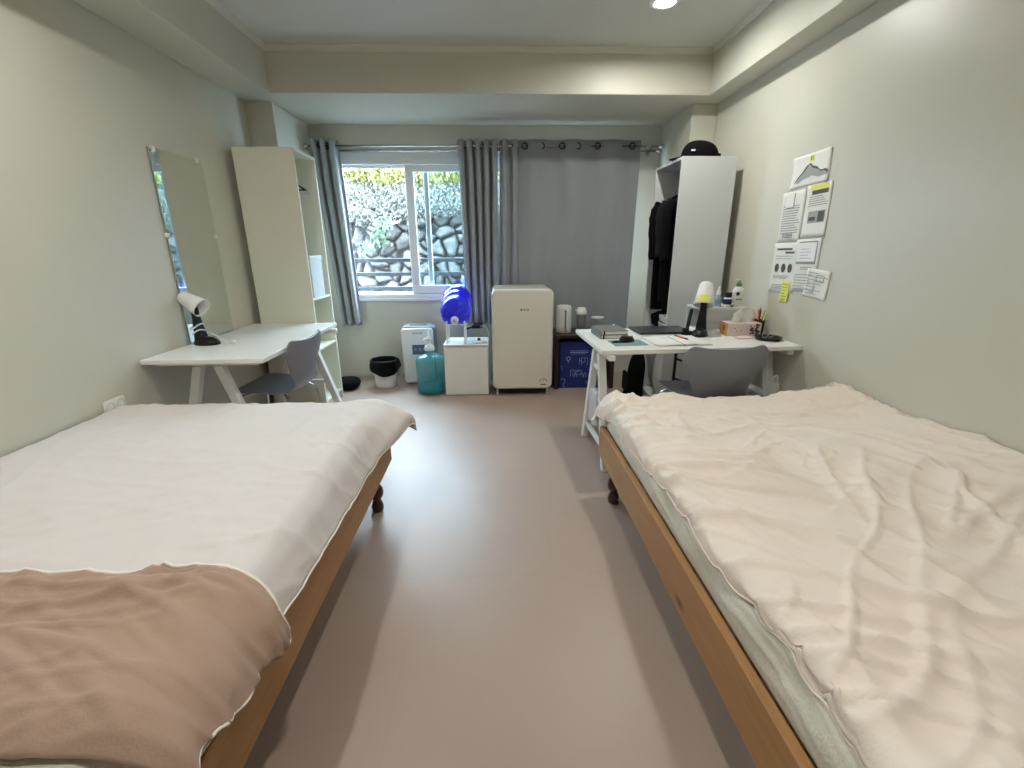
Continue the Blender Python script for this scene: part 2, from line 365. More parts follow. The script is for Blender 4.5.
# ------------------------------------------------------------------ beds
def leg_prof(): return [(.024, 0), (.028, .008), (.030, .03), (.024, .052), (.017, .062), (.022, .070), (.032, .085), (.036, .105), (.032, .130), (.021, .146), (.019, .155), (.026, .165), (.030, .185), (.033, .215)]
def bed(label, x0, x1, y0, y1, z0=.215, z1=.375):
    cx = (x0 + x1) / 2; t = thing('bed', label, 'bed', (cx, y0, 0), 0, 'wooden beds')
    hx = (x1 - x0) / 2; L = y1 - y0
    for s in (-1, 1):
        obj('side_rail', MB().box(min(s * hx, s * (hx - .028)), max(s * hx, s * (hx - .028)), .0, L, z0, z1), M_wood, t, bevel=.004)
    obj('end_rail', MB().box(-hx + .028, hx - .028, L - .03, L - .004, z0, z1), M_wood, t, bevel=.004)
    obj('head_rail', MB().box(-hx + .028, hx - .028, .004, .03, z0, z1), M_wood, t, bevel=.004)
    pl = MB()
    for k in range(12): pl.box(-hx + .03, hx - .03, .06 + k * (L - .16) / 11.6, .06 + k * (L - .16) / 11.6 + .09, z1 - .045, z1 - .025)
    obj('slats', pl, M_wood, t)
    for sx in (-1, 1):
        for yy in (.14, L - .14):
            px = sx * (hx - .058)
            mtx = Matrix.Translation((px, yy, 0))
            obj('leg', MB().lathe(leg_prof(), 20, mtx).box(px - .032, px + .032, yy - .032, yy + .032, .213, z1 - .05), M_leg, t, smooth=False)
            C.objects[-1].data.polygons.foreach_set('use_smooth', [len(p.vertices) == 4 and abs(p.normal.z) < .95 and p.area < .002 for p in C.objects[-1].data.polygons])
    return t
BL = bed('pine bed with dark turned legs against the left wall, under the smooth coverlet', -1.842, -.559, .02, 2.165)
BR = bed('pine bed with dark turned legs against the right wall, under the crumpled duvet', .543, 1.748, .02, 2.185)

def crease(x, y, seed):
    # long thin folds running in a few directions, each only in some patches
    h = 0.0
    for i, (a, fr) in enumerate(((.45, 7.0), (1.25, 8.5), (-.55, 7.5), (2.2, 10.0), (.9, 12.0))):
        wx = x + .10 * noise.noise(Vector((x * 2.3, y * 2.3, seed + i))); wy = y + .10 * noise.noise(Vector((x * 2.3, y * 2.3, seed + i + 5.5)))
        p = wx * math.cos(a) + wy * math.sin(a); q = -wx * math.sin(a) + wy * math.cos(a)
        n = noise.noise(Vector((p * fr, q * 1.5, seed + 3.7 * i)))
        r = max(0, 1 - abs(n) * 3.0) ** 2.5
        mk = max(0, min(1, .5 + 2.2 * noise.noise(Vector((x * 1.8, y * 1.8, seed + 11.3 * i)))))
        h += r * mk * (1.0, .9, .9, .7, .5)[i]
    return h
def wr(x, y, seed, f=1.0):
    # creases: ridged, stretched noise in two directions
    a = Vector((x * 3.1 * f + y * 1.2, y * 6.4 * f - x * 1.6, seed)); b = Vector((x * 7.0 * f - y * 3.0, y * 3.0 * f + x * 3.5, seed + 7.3))
    r1 = 1 - abs(noise.noise(a)) * 2.2; r2 = 1 - abs(noise.noise(b)) * 2.2
    r1 = max(0, r1) ** 4; r2 = max(0, r2) ** 4
    return r1 * .6 + r2 * .4
def fold(d, r):
    # distance past an edge -> (outward, down)
    if d <= 0: return 0.0, 0.0
    a = d / r
    if a < PI / 2: return r * math.sin(a), r * (1 - math.cos(a))
    return r, r + (d - r * PI / 2)
def rounded_box(name, label, cat, x0, x1, y0, y1, z0, z1, m, bev=.05, group=None):
    cx, cy = (x0 + x1) / 2, (y0 + y1) / 2
    o = obj(name, MB().box(x0 - cx, x1 - cx, y0 - cy, y1 - cy, 0, z1 - z0), m, loc=(cx, cy, z0), bevel=bev, seg=5)
    return tag(o, label, cat, group)
ml = rounded_box('mattress', 'mattress on the left bed, its white end showing before the folded coverlet', 'mattress', -1.835, -.632, .05, 2.12, .352, .528, M_sheet, .04, 'mattresses on the beds')

# --- left coverlet: smooth top, hangs over the right side and the far end
def coverlet_l(u, v):
    s = u * (1.345 + .055 * v); t = v * 1.73                       # s from the wall to the right hem, t from near to far
    ex = 1.200; fy = 1.600
    y = .53 + t; dx = s - ex; dy = t - fy
    ox, dz = fold(dx, .055); oy, dz2 = fold(dy, .05)
    corner = max(0, min(1, dx / .15)) * max(0, min(1, (t - 1.30) / .35))
    top = .544 - .022 * (1 - min(1, s / .25)) * 0 + .006 * noise.noise(Vector((s * 2.2, y * 2.2, 2)))
    x = -1.842 + min(s, ex) + ox; yy = .53 + min(t, fy) + oy
    hang = max(0, min(1, dx / .12))
    z = top - dz - dz2
    z = max(z, .30 + .02 * v) - .014 * max(0, min(1, (.90 - y) / .06)) * (1 - max(0, min(1, dx / .05)))
    x += .050 * max(0, min(1, (dx - .05) / .12))
    k = wr(s, y, 3.3, 1.0)
    side = max(0, min(1, (dx + .25) / .3))
    z += (.003 + .010 * side * (1 - hang)) * k + .006 * (1 - hang) * crease(s, y, 80.0)
    x += hang * (.006 * math.sin(y * 26 + 2.5 * noise.noise(Vector((y * 4, 0, 0)))) * (1 - .6 * u ** 8) + .010 * k)
    if corner > 0:
        x += corner * .115; yy -= corner * .03 ; z = z + corner * .075
    if t > fy: yy += .012 * math.sin(s * 17)
    return Vector((x + 1.2, yy - 1.2, z))
cv = thing('coverlet', 'smooth blush coverlet spread over the left bed with its near end folded back', 'blanket', (-1.2, 1.2, 0))
def lower(fn, dz): return fn
obj('cover', MB().grid(160, 170, coverlet_l), M_cover, cv, smooth=True, solid=.008)
hem = [coverlet_l(1.0, j / 90) for j in range(91)] 
obj('piping', MB().tube([h + Vector((.003, 0, -.002)) for h in hem], .0045, 6), M_piping, cv, smooth=True)
# folded back strip, peach lining showing
def folded(u, v):
    s = u * (1.32 + .075 * v); t = v * .385
    ex = 1.185
    dx = s - ex; ox, dz = fold(dx, .085)
    tc_ = max(0, min(1, dx / .12)) ** 2
    y = .515 + t - .055 * tc_ * v
    x = -1.842 + min(s, ex) + ox
    top = .566 + .010 * noise.noise(Vector((s * 2.5, t * 5, 4))) 
    # thick roll at the near crease
    roll = max(0, 1 - t / .07); top -= .030 * roll ** 2
    rise = max(0, (t - .33) / .07); top -= .006 * rise
    hang = max(0, min(1, dx / .12))
    k = wr(s * 1.1, t * 2.1, 11.5, 1.05); k2 = wr(s * 2.0, t * 3.2, 21.5, 1.0)
    gather = max(0, min(1, (t - .17) / .2))
    z = top - dz + .024 * k * (.3 + gather) * (1 - hang) + .010 * k2 * gather + .013 * crease(s, t * 1.6, 95.0) * (1 - hang)
    x += .055 * max(0, min(1, (dx - .05) / .12)) + hang * (.020 * k + .010 * math.sin(t * 34 + s * 6))
    return Vector((x + 1.2 + .012 * hang, y - 1.2, max(z, .345)))
fo = obj('folded_edge', MB().grid(150, 70, folded), M_fold, cv, smooth=True, solid=.010)
fo['label'] = 'peach lining of the folded-back end'
hem2 = [folded(i / 80, 1.0) for i in range(81)] + [folded(1.0, 1 - j / 40) for j in range(1, 41)]
obj('piping', MB().tube([h + Vector((0, .002, .004)) for h in hem2], .0045, 6), M_piping, cv, smooth=True)
# --- right bed: mattress with white sheet, crumpled duvet
def mattress_r():
    t = thing('mattress', 'mattress in a white wrinkled sheet showing under the duvet on the right bed', 'mattress', (1.16, 1.07, .352), 0, 'mattresses on the beds')
    obj('core', MB().box(-.555, .575, -.99, 1.07, 0, .165), M_matt, t, bevel=.03, seg=4)
    def sheet(u, v):
        # from under the side rail top, up the side and a little way over the top
        y = -1.0 + 2.10 * v; d = .36 * u
        z = .02 + min(d, .145); x = -.583
        ox, dz = fold(d - .125, .03)
        if d > .125: z = .145 + ox; x = -.583 + dz
        k = wr(y * 1.0, d * 2.5, 40.2, 1.2)
        bulge = math.sin(min(1, d / .16) * PI)
        x -= .010 * bulge + .010 * k * bulge + .007 * math.sin(y * 21 + 9 * d)*bulge
        z += .006 * noise.noise(Vector((y * 3, 0, 8))) * min(1, d / .1) + .002
        return Vector((x, y, z))
    s = obj('fitted_sheet', MB().grid(40, 160, sheet), M_sheet, t, smooth=True, solid=.004)
    def sheete(u, v):
        x = -.56 + 1.13 * u; d = .26 * v; z = .01 + min(d, .15); y = 1.092
        if d > .13: z = .14 + fold(d - .13, .03)[0]; y = 1.092 - fold(d - .13, .03)[1]
        y += .006 * math.sin(x * 23) * math.sin(min(1, d / .16) * PI)
        return Vector((x, y, z))
    obj('sheet_end', MB().grid(60, 16, sheete), M_sheet, t, smooth=True, solid=.004)
    return t
mattress_r()
def duvet(u, v):
    s = u * 1.33; t = v * 2.05
    ex = .115; fy = 1.845
    y = .32 + t; dx = ex - s; dy = t - fy
    ox, dz = fold(dx, .05); oy, dz2 = fold(dy, .05)
    sm = max(0.0, min(1.0, (y - 1.15) / .9)); sm = sm * sm * (3 - 2 * sm)
    drop = (.012 + .085 * sm)
    top = .560 - .036 * max(0, (y - 1.5) / .7) + .010 * noise.noise(Vector((s * 2, y * 2, 12)))
    wl = max(0, (s - .85) / .48); 
    top += .050 * wl ** 1.6 + .030 * math.exp(-((y - 2.02) / .13) ** 2) * max(0, (s - .98) / .3)
    hang = max(0, min(1, dx / .09))
    x = .615 + max(0, s - ex) - ox
    yy = .32 + min(t, fy) + oy
    z = top - dz * (.35 + .65 * sm + .25) * .9 - dz2
    k = wr(s * .95, y * .85, 5.1, 1.15); k2 = wr(s * 2.1, y * 1.7, 15.1, 1.2)
    far = max(0, (y - 1.3) / .8)
    k3 = wr(s * .6 + y * .3, y * .55, 33.0, 1.0)
    z += .006 * k + .006 * far * k2 + .016 * k3 + .019 * crease(s, y, 50.0) - .014
    x -= hang * (.012 * k + .010 * noise.noise(Vector((y * 5, 3, 0))))
    x += .02 * hang * noise.noise(Vector((y * 2.3, 0, 4)))
    if hang > 0 and t > 1.6: x -= .03 * hang * (t - 1.6) / .3
    if t > fy: yy += .014 * math.sin(s * 19) + .01 * k; z = max(z, .40)
    x = min(x, 1.752)
    return Vector((x - 1.16, yy - 1.1, z))
dv = thing('duvet', 'crumpled blush duvet pushed up against the wall on the right bed', 'duvet', (1.16, 1.1, 0))
obj('cover', MB().grid(230, 320, duvet), M_duvet, dv, smooth=True, solid=.012)
obj('piping', MB().tube([duvet(0, j / 120) + Vector((-.004, 0, -.002)) for j in range(121)], .0045, 6), M_duvet, dv, smooth=True)

# ------------------------------------------------------------------ desks
def trestle(parent, cx, cy, rotz, leg_m, rungs):
    t = obj('trestle', MB().box(-.275, .275, -.018, .018, .677, .707), leg_m, parent, loc=(cx, cy, 0), rot=(0, 0, rotz), bevel=.004)
    def lx(z): return .055 + .30 * (.672 - z)
    for s in (-1, 1):
        obj('trestle_leg', MB().add([(s * (lx(z) + q), yy, z) for z in (0, .673) for yy in (-.022, .022) for q in (-.024, .024)],
            [(0, 2, 3, 1), (4, 5, 7, 6), (0, 1, 5, 4), (2, 6, 7, 3), (0, 4, 6, 2), (1, 3, 7, 5)]), leg_m, t, bevel=.004)
    for z in rungs: obj('rung', MB().box(-lx(z), lx(z), -.012, .012, z - .015, z + .015), leg_m, t, bevel=.003)
    return t
DL = thing('desk', 'white trestle desk against the left wall under the mirror', 'desk', (-1.535, 2.9, 0), 0, 'white trestle desks')
obj('tabletop', MB().box(-.312, .312, -.582, .582, .708, .735), M_white, DL, bevel=.004)
trestle(DL, -.035, -.47, 0, M_white, (.30,))
trestle(DL, .07, .47, 0, M_white, (.58, .30))
RZ = math.radians(2.5)
DR = thing('desk', 'white trestle desk by the right wall covered with study things', 'desk', (1.155, 2.755, 0), RZ, 'white trestle desks')
obj('tabletop', MB().box(-.586, .594, -.335, .335, .708, .735), M_white, DR, bevel=.004)
trestle(DR, -.53, -.08, PI / 2, M_white, (.575, .385, .12))
trestle(DR, .545, -.03, PI / 2, M_white, (.575, .385, .12))
# cloth over the lowest visible rung of the right trestle
def clothf(u, v):
    d = (u - .5) * .46; y = .13 * (v - .5); a = abs(d)
    x = (1 if d > 0 else -1) * min(.018, a) + .012 * math.sin(v * 14 + a * 9) * min(1, a / .05)
    z = -max(0, a - .018) * .95 + .02 * noise.noise(Vector((v * 3, u * 3, 2))) * min(1, a * 8)
    return Vector((x, y * (1 + a * 1.2), z))
tag(obj('cloth', MB().grid(40, 30, clothf), M_cloth, loc=(.626, 2.665, .412), rot=(0, 0, RZ), smooth=True, solid=.004), 'white cloth draped over a rung of the right desk\'s left trestle', 'cloth')

# ------------------------------------------------------------------ chairs
def chair(label, loc, rotz):
    t = thing('chair', label, 'chair', loc, rotz, 'grey plastic shell chairs')
    prof = spline([(0, .20, .440), (0, .14, .452), (0, 0, .448), (0, -.12, .437), (0, -.185, .445), (0, -.222, .49), (0, -.238, .56), (0, -.252, .64), (0, -.262, .70), (0, -.268, .755)], 5)
    wid = spline([(.185, 0, 0), (.205, 0, 0), (.21, 0, 0), (.20, 0, 0), (.178, 0, 0), (.160, 0, 0), (.182, 0, 0), (.220, 0, 0), (.247, 0, 0), (.236, 0, 0)], 5)
    n = len(prof) - 1
    def shell(u, v):
        j = min(n, int(round(v * n))); p = prof[j]; w = wid[j].x; a = 2 * u - 1
        back = max(0, min(1, (p.z - .46) / .1)) if p.y < -.15 else 0
        y = p.y + back * .035 * a * a
        z = p.z + (1 - back) * .012 * a * a
        top = max(0, (v - .84) / .16)
        z += top * (.030 * a * a * (1 if abs(a) < .86 else 1 - (abs(a) - .86) / .14 * 1.6)) - .0 * top
        fr = max(0, 1 - v / .08)
        y -= fr * .05 * abs(a) ** 3
        return Vector((a * w, y, z))
    # split the shell into seat and backrest at the bend
    ns = 19
    obj('seat', MB().grid(20, ns, lambda u, v: shell(u, v * ns / n)), M_grey, t, smooth=True, solid=.010, sub=1)
    obj('backrest', MB().grid(20, n - ns, lambda u, v: shell(u, (ns + v * (n - ns)) / n)), M_grey, t, smooth=True, solid=.010, sub=1)
    for sx in (-1, 1):
        for sy in (-1, 1):
            top = (sx * .05, sy * .06 - .01, .425)
            obj('leg', MB().tube(spline([top, (sx * .12, sy * .11 - .01, .425), (sx * .165, sy * .15 - .01, .40), (sx * .19, sy * .175 - .01, .33), (sx * .215, sy * .21 - .01, .012)], 5), .0085, 10), M_chrome, t, smooth=True)
            obj('foot_cap', MB().lathe([(.012, 0), (.013, .02), (.010, .03)], 12, Matrix.Translation((sx * .2155, sy * .2105 - .01, 0))), M_black, t, smooth=True)
    obj('seat_mount', MB().box(-.06, .06, -.08, .06, .416, .432), M_chrome, t, bevel=.003)
    return t
chair('grey plastic chair with steel legs tucked under the left desk', (-1.425, 2.80, 0), math.radians(88))
chair('grey plastic chair with its back to the room at the right desk', (1.24, 2.555, 0), math.radians(3))

# ------------------------------------------------------------------ wardrobes (open fronts)
def wardrobe(label, x0, x1, y0, y1, H, open_sign, m, shelves, rodz, group):
    # open_sign +1: open towards +x
    t = thing('wardrobe', label, 'wardrobe', ((x0 + x1) / 2, (y0 + y1) / 2, 0), 0, group)
    hx = (x1 - x0) / 2; hy = (y1 - y0) / 2; T = .018
    obj('side_panel', MB().box(-hx, hx, -hy, -hy + T, 0, H), m, t, bevel=.002)
    obj('side_panel', MB().box(-hx, hx, hy - T, hy, 0, H), m, t, bevel=.002)
    obj('top_panel', MB().box(-hx, hx, -hy + T, hy - T, H - T, H), m, t, bevel=.002)
    bx = -open_sign * hx
    obj('back_panel', MB().box(min(bx, bx + open_sign * .008), max(bx, bx + open_sign * .008), -hy + T, hy - T, .05, H - T), m, t)
    for z in shelves: obj('shelf', MB().box(-hx + .008, hx - .004, -hy + T, hy - T, z - T, z), m, t, bevel=.002)
    obj('plinth', MB().box(-hx + .01, hx - .03, -hy + T, hy - T, 0, shelves[-1] - T), m, t)
    obj('hanging_rail', MB().tube([(0, -hy + T, rodz), (0, hy - T, rodz)], .011, 12), M_chrome, t, smooth=True)
    return t
wardrobe('tall cream open wardrobe with empty shelves at the end of the left desk', -1.80, -1.385, 3.49, 3.895, 1.955, 1, M_cream, (.915, .525, .085), 1.86, 'open wardrobes')
wardrobe('tall grey-white open wardrobe holding black clothes beyond the right desk', 1.305, 1.695, 3.355, 3.893, 1.876, -1, M_greyl, (.625, .06), 1.70, 'open wardrobes')
def hanger_mb(w=.19, drop=.10):
    m = MB()
    m.tube(spline([(-.012, 0, .035), (-.016, 0, .055), (0, 0, .070), (.016, 0, .055), (.012, 0, .035), (0, 0, .018), (0, 0, 0)], 4), .0022, 6)
    m.tube([(0, 0, 0), (w * .5, 0, -drop * .42), (w, 0, -drop), (-w, 0, -drop), (-w * .5, 0, -drop * .42), (0, 0, 0)], .0045, 6)
    return m
for y, mm_, lab, dr_ in ((3.66, M_black, 'black clothes hanger nearest the camera in the empty cream wardrobe', .10), (3.71, M_black, 'black clothes hanger in the middle of three in the cream wardrobe', .10), (3.77, M_whitep, 'white clothes hanger on the empty rail of the cream wardrobe', .12)):
    tag(obj('clothes_hanger', hanger_mb(.185, dr_), mm_, loc=(-1.593, y, 1.802), smooth=True), lab, 'hanger', 'hangers in the cream wardrobe')
bx = thing('box', 'white upright box on the upper shelf of the cream wardrobe', 'box', (-1.483, 3.625, .916))
obj('box_body', MB().box(-.09, .09, -.07, .16, 0, .30), M_greyl, bx, bevel=.003)
obj('box_lid', MB().box(-.093, .093, -.072, .163, .28, .312), M_greyl, bx, bevel=.003)
# clothes in the right wardrobe
def garment(label, y, m, zb, half, sleeve_z, cat, cx=1.468, ztop=1.665):
    t = thing('jacket' if cat == 'jacket' else 'coat', label, cat, (cx, y, 0), 0, 'dark clothes in the right wardrobe')
    H = ztop - zb
    def body(u, v):
        a = u * 2 * PI; z = ztop - v * H
        sh = min(1, v * H / .10)
        w = half * (.28 + .72 * math.sin(sh * PI / 2)) * (1 - .12 * max(0, v - .3)); th = .032 * (.6 + .4 * sh) + .010 * v
        k = 1 + .12 * math.sin(a * 7 + v * 3) * v
        return Vector((w * math.cos(a), th * math.sin(a) * k + .006 * math.sin(v * 9), z - .05 * abs(math.cos(a)) * (1 - sh) * 0 - .045 * (w / half) ** 2 * (1 - v)))
    obj('body', MB().grid(36, 24, body), m, t, smooth=True)
    for s in (-1, 1):
        if s > 0: xo = half * .66
        else: xo = half * .94
        pts = spline([(s * xo * .86, 0, ztop - .075), (s * (xo + .012), -.004, ztop - .14), (s * (xo + .022), -.012, (ztop + sleeve_z) / 2), (s * (xo + .012), -.02, sleeve_z)], 5)
        nn = len(pts); obj('sleeve', MB().tube(pts, [.050 - .014 * i / nn + .003 * math.sin(i * 1.9) for i in range(nn)], 14), m, t, smooth=True)
    obj('collar', MB().lathe([(.052, -.02), (.050, .0), (.044, .022), (.040, .022), (.042, 0), (.046, -.02)], 18, Matrix.Translation((0, 0, ztop - .02)) @ Matrix.Scale(.62, 4, (0, 1, 0)), cap=False), m, t, smooth=True)
    obj('hanger_hook', MB().tube(spline([(0, 0, ztop - .01), (0, 0, 1.685), (.013, 0, 1.70), (.0, 0, 1.7165), (-.013, 0, 1.708)], 4), .0022, 6), M_chrome, t, smooth=True)
garment('black jacket hanging nearest the camera in the right wardrobe, sleeve poking out', 3.47, M_blackm, .80, .185, 1.16, 'jacket')
garment('charcoal coat hanging in the middle of the clothes in the right wardrobe', 3.59, M_charcoal, .86, .18, 1.20, 'coat')
garment('long black coat hanging farthest back in the right wardrobe', 3.72, M_blackm, .78, .19, 1.18, 'coat')
def lump(name, label, cat, loc, sx, sy, sz, m, seed, amp=.12):
    me = MB()
    def f(u, v):
        a = u * 2 * PI; b = v * PI
        d = Vector((math.cos(a) * math.sin(b), math.sin(a) * math.sin(b), -math.cos(b)))
        k = 1 + amp * noise.noise(d * 1.7 + Vector((seed, 0, 0))) + amp * .5 * noise.noise(d * 4 + Vector((0, seed, 0)))
        e = lambda c: (abs(c) ** .8) * (1 if c > 0 else -1)
        z = max(-.93, e(d.z) * k)
        return Vector((e(d.x) * k * sx, e(d.y) * k * sy, (z + .93) * sz / 1.93))
    me.grid(32, 20, f)
    return tag(obj(name, me, m, loc=loc, smooth=True), label, cat)
lump('bag', 'black soft bag on the shelf under the hanging clothes', 'bag', (1.415, 3.76, .626), .085, .10, .13, M_blackm, 3)
for k in range(5):
    bb = thing('book', ['grey-white book at the bottom of the stack under the hanging clothes', 'second book from the bottom of the stack under the hanging clothes', 'middle book of the stack under the hanging clothes', 'second book from the top of the stack under the hanging clothes', 'topmost book of the stack under the hanging clothes'][k], 'book', (1.40 + .004 * (k % 2), 3.50 - .003 * k, .626 + .0262 * k), .03 * (k % 3 - 1), 'stacked books in the right wardrobe')
    obj('pages', MB().box(-.072, .068, -.098, .098, .003, .022), M_paper, bb)
    obj('cover', MB().box(-.074, .074, -.102, .102, 0, .003).box(-.074, .074, -.102, .102, .022, .025).box(.069, .074, -.102, .102, .003, .022), (M_nbgrey, M_whitep, M_printd, M_nbgrey, M_whitep)[k], bb)
lump('plastic_bag', 'full white plastic bag in the bottom compartment of the right wardrobe', 'bag', (1.43, 3.57, .061), .10, .15, .42, M_bagw, 9, .10)
lump('red_pouch', 'small red pouch on top of the white bag in the right wardrobe', 'pouch', (1.44, 3.50, .482), .06, .06, .075, M_red, 5, .08)
bp_ = thing('backpack', 'black backpack leaning against the open front of the right wardrobe', 'backpack', (1.225, 3.80, 0)); bp_.scale = (.8, .8, .9)
def bpk(u, v):
    a = u * 2 * PI; z = v
    w = .095 * math.sin(max(.02, min(1, (1 - v) * 2.2 + .12)) * PI / 2) * (1 - .45 * v); w2 = .14 * math.sin(max(.02, min(1, (1 - v) * 2.4 + .1)) * PI / 2)
    e = lambda c: (abs(c) ** .7) * (1 if c > 0 else -1)
    k = 1 + .07 * noise.noise(Vector((math.cos(a) * 2, math.sin(a) * 2, v * 3)))
    return Vector((e(math.cos(a)) * w * k + .05 * v, e(math.sin(a)) * w2 * k, .50 * v))
obj('bag_body', MB().grid(32, 20, bpk), M_blackm, bp_, smooth=True)
obj('front_pocket', MB().box(-.106, -.07, -.09, .09, .05, .24), M_charcoal, bp_, bevel=.015, seg=3)
obj('strap', MB().tube(spline([(.04, -.03, .49), (.05, -.02, .535), (.05, .03, .535), (.04, .04, .49)], 5), .008, 8), M_charcoal, bp_, smooth=True)
# black folding rack under the right desk
rk = thing('folding_rack', 'black folded wire rack standing under the right desk behind the chair', 'rack', (1.31, 2.93, 0))
rm = MB()
for x in (-.085, .085): rm.bar((x, 0, 0), (x, 0, .60), .016, .012, (0, 1, 0))
obj('frame', rm.bar((-.085, 0, .59), (.085, 0, .59), .012, .012), M_black, rk)
for k in range(4): obj('rung', MB().tube([(-.085, 0, .13 + .14 * k), (.085, 0, .06 + .14 * k)], .008, 8), M_black, rk, smooth=True)
# white translucent bag hanging from the desk by the wall
hb = thing('plastic_bag', 'white translucent plastic bag hanging under the right end of the right desk', 'bag', (1.59, 2.40, .20))
def hbag(u, v):
    a = u * 2 * PI; w = .068 * (1 - .55 * v ** 1.5); th = .04 * (1 - .7 * v)
    k = 1 + .12 * math.sin(a * 5 + v * 4) + .1 * noise.noise(Vector((math.cos(a) * 2, math.sin(a) * 2, v * 4)))
    return Vector((w * math.cos(a) * k, th * math.sin(a) * k, .33 * v))
obj('bag_body', MB().grid(30, 16, hbag), M_bagw, hb, smooth=True)
obj('bag_handle', MB().tube(spline([(-.02, 0, .32), (-.015, 0, .355), (.015, 0, .372), (.02, 0, .32)], 4), .005, 6), M_bagw, hb, smooth=True)

# ------------------------------------------------------------------ cap on the wardrobe
cp = thing('cap', 'black baseball cap lying on top of the right wardrobe', 'cap', (1.475, 3.48, 1.877), math.radians(-8)); cp.scale = (1.15, 1.1, 1.0)
def dome(u, v):
    a = u * 2 * PI; b = v * PI / 2
    r = math.cos(b) ** .75 if v < 1 else 0
    return Vector((.108 * r * math.cos(a) * (1.05), .085 * r * math.sin(a), .004 + .115 * math.sin(b) ** .9 + .012 * r * math.cos(a) * -1 * math.sin(b)))
obj('crown', MB().grid(32, 12, dome), M_blackm, cp, smooth=True)
def visor(u, v):
    a = (u - .5) * PI * .95; r = .098 + .082 * v * math.cos(a) ** .6 if abs(a) < PI / 2 else .098
    return Vector((-r * math.cos(a) * 1.02, .088 * math.sin(a) * (1 - .1 * v), .016 - .020 * v * math.cos(a) + .006 * math.cos(a * 2)))
obj('visor', MB().grid(20, 8, visor), M_blackm, cp, smooth=True, solid=.005)
obj('emblem', MB().box(-.072, -.048, -.0835, -.078, .040, .050), M_whitep, cp)
obj('back_strap', MB().box(.085, .118, -.04, .04, .004, .03), M_blackm, cp, bevel=.006)

# ------------------------------------------------------------------ curtains and rods
def curtain(label, xt0, xt1, xb0, xb1, folds, amp, n, seed, zt=2.197, zb=.555, groms=()):
    yc = 4.44
    t = thing('curtain', label, 'curtain', ((xt0 + xt1) / 2, yc, zb), 0, 'grey eyelet curtains')
    cx = (xt0 + xt1) / 2
    def f(u, v):
        z = zb + (zt - zb) * v; uu = u + .015 * noise.noise(Vector((u * 5 + seed, v * 1.5, 0)))
        x = (xb0 + (xb1 - xb0) * u) * (1 - v) + (xt0 + (xt1 - xt0) * u) * v
        ph = uu * folds * 2 * PI + .5 * noise.noise(Vector((u * 3, v * 2, seed)))
        a = amp * (.75 + .25 * v) * (1 + .3 * noise.noise(Vector((u * 7, v, seed + 4))))
        y = a * math.cos(ph); x += .25 * a * math.sin(2 * ph)
        y += .006 * noise.noise(Vector((u * 9, v * 3, seed + 9)))
        return Vector((x - cx, y, z - zb))
    obj('fabric', MB().grid(n, 40, f), M_curtain, t, smooth=True, solid=.004)
    for gx in groms:
        mtx = Matrix.Translation((gx - cx, -.014 if amp < .03 else 0, 2.145 - zb)) @ Matrix.Rotation(PI / 2, 4, 'X') @ (Matrix.Identity(4) if amp < .03 else Matrix.Rotation(1.15, 4, 'Y'))
        obj('eyelet', MB().lathe([(.021, -.004), (.027, -.006), (.031, 0), (.027, .006), (.021, .004), (.019, 0), (.021, -.004)], 20, mtx, cap=False), M_black, t, smooth=True)
    return t
curtain('grey curtain bunched at the left edge of the window beside the cream wardrobe', -1.615, -1.370, -1.52, -1.322, 3.0, .045, 80, 1, groms=(-1.40, -1.46, -1.52, -1.58))
curtain('grey curtain bunched in tight folds in the middle of the window', -.318, .05, -.285, .04, 5.0, .042, 120, 2, groms=(-.27, -.2, -.12, -.05, .03))
curtain('narrow grey curtain fold hanging between the bunched curtain and the wide one', .062, .245, .035, .240, 2.0, .030, 60, 3, groms=(.19,))
curtain('wide grey curtain drawn flat over the right half of the window', .20, 1.338, .250, 1.315, 3.25, .022, 160, 4, zb=.40, groms=(.285, .435, .622, .76, .94, 1.085, 1.255))
for k, (y, z, x1, lab) in enumerate(((4.44, 2.145, 1.505, 'front steel curtain rod carrying the grey curtains'), (4.51, 2.120, 1.51, 'rear steel curtain rod close to the wall behind the curtains'))):
    t = thing('curtain_rod', lab, 'curtain rod', (0, y, z), 0, 'double curtain rods')
    obj('rod', MB().tube([(-1.62, 0, 0), (x1, 0, 0)], .008, 12), M_chrome, t, smooth=True)
    for s, xx in ((-1, -1.62), (1, x1)):
        obj('finial', MB().lathe([(.0, -.01), (.012, -.01), (.012, .008), (.020, .014), (.023, .028), (.017, .042), (.0, .046)], 16, Matrix.Translation((xx, 0, 0)) @ Matrix.Rotation(s * PI / 2, 4, 'Y')), M_chrome, t, smooth=True)
    for xx in (-1.585, 1.44): obj('bracket', MB().box(xx - .008, xx + .008, -.012, YB - y - .0, -.016, -.009).box(xx - .016, xx + .016, YB - y - .005, YB - y, -.035, .02), M_chrome, t)

# ------------------------------------------------------------------ mirror
mr = thing('mirror', 'tall frameless mirror on the left wall behind the white desk lamp', 'mirror', (XL + .006, 2.965, .74))
obj('glass', MB().box(.003, .008, -.232, .225, 0, 1.072), M_mirror, mr)
obj('backing', MB().box(-.004, .003, -.232, .225, 0, 1.072), M_mirrorb, mr)
for yy, zz in ((-.20, 1.068), (.175, 1.068), (-.229, .62), (.222, .62)):
    obj('clip', MB().box(-.005, .014, yy - .012, yy + .012, zz - .012, zz + .012), M_whitep, mr, bevel=.003)
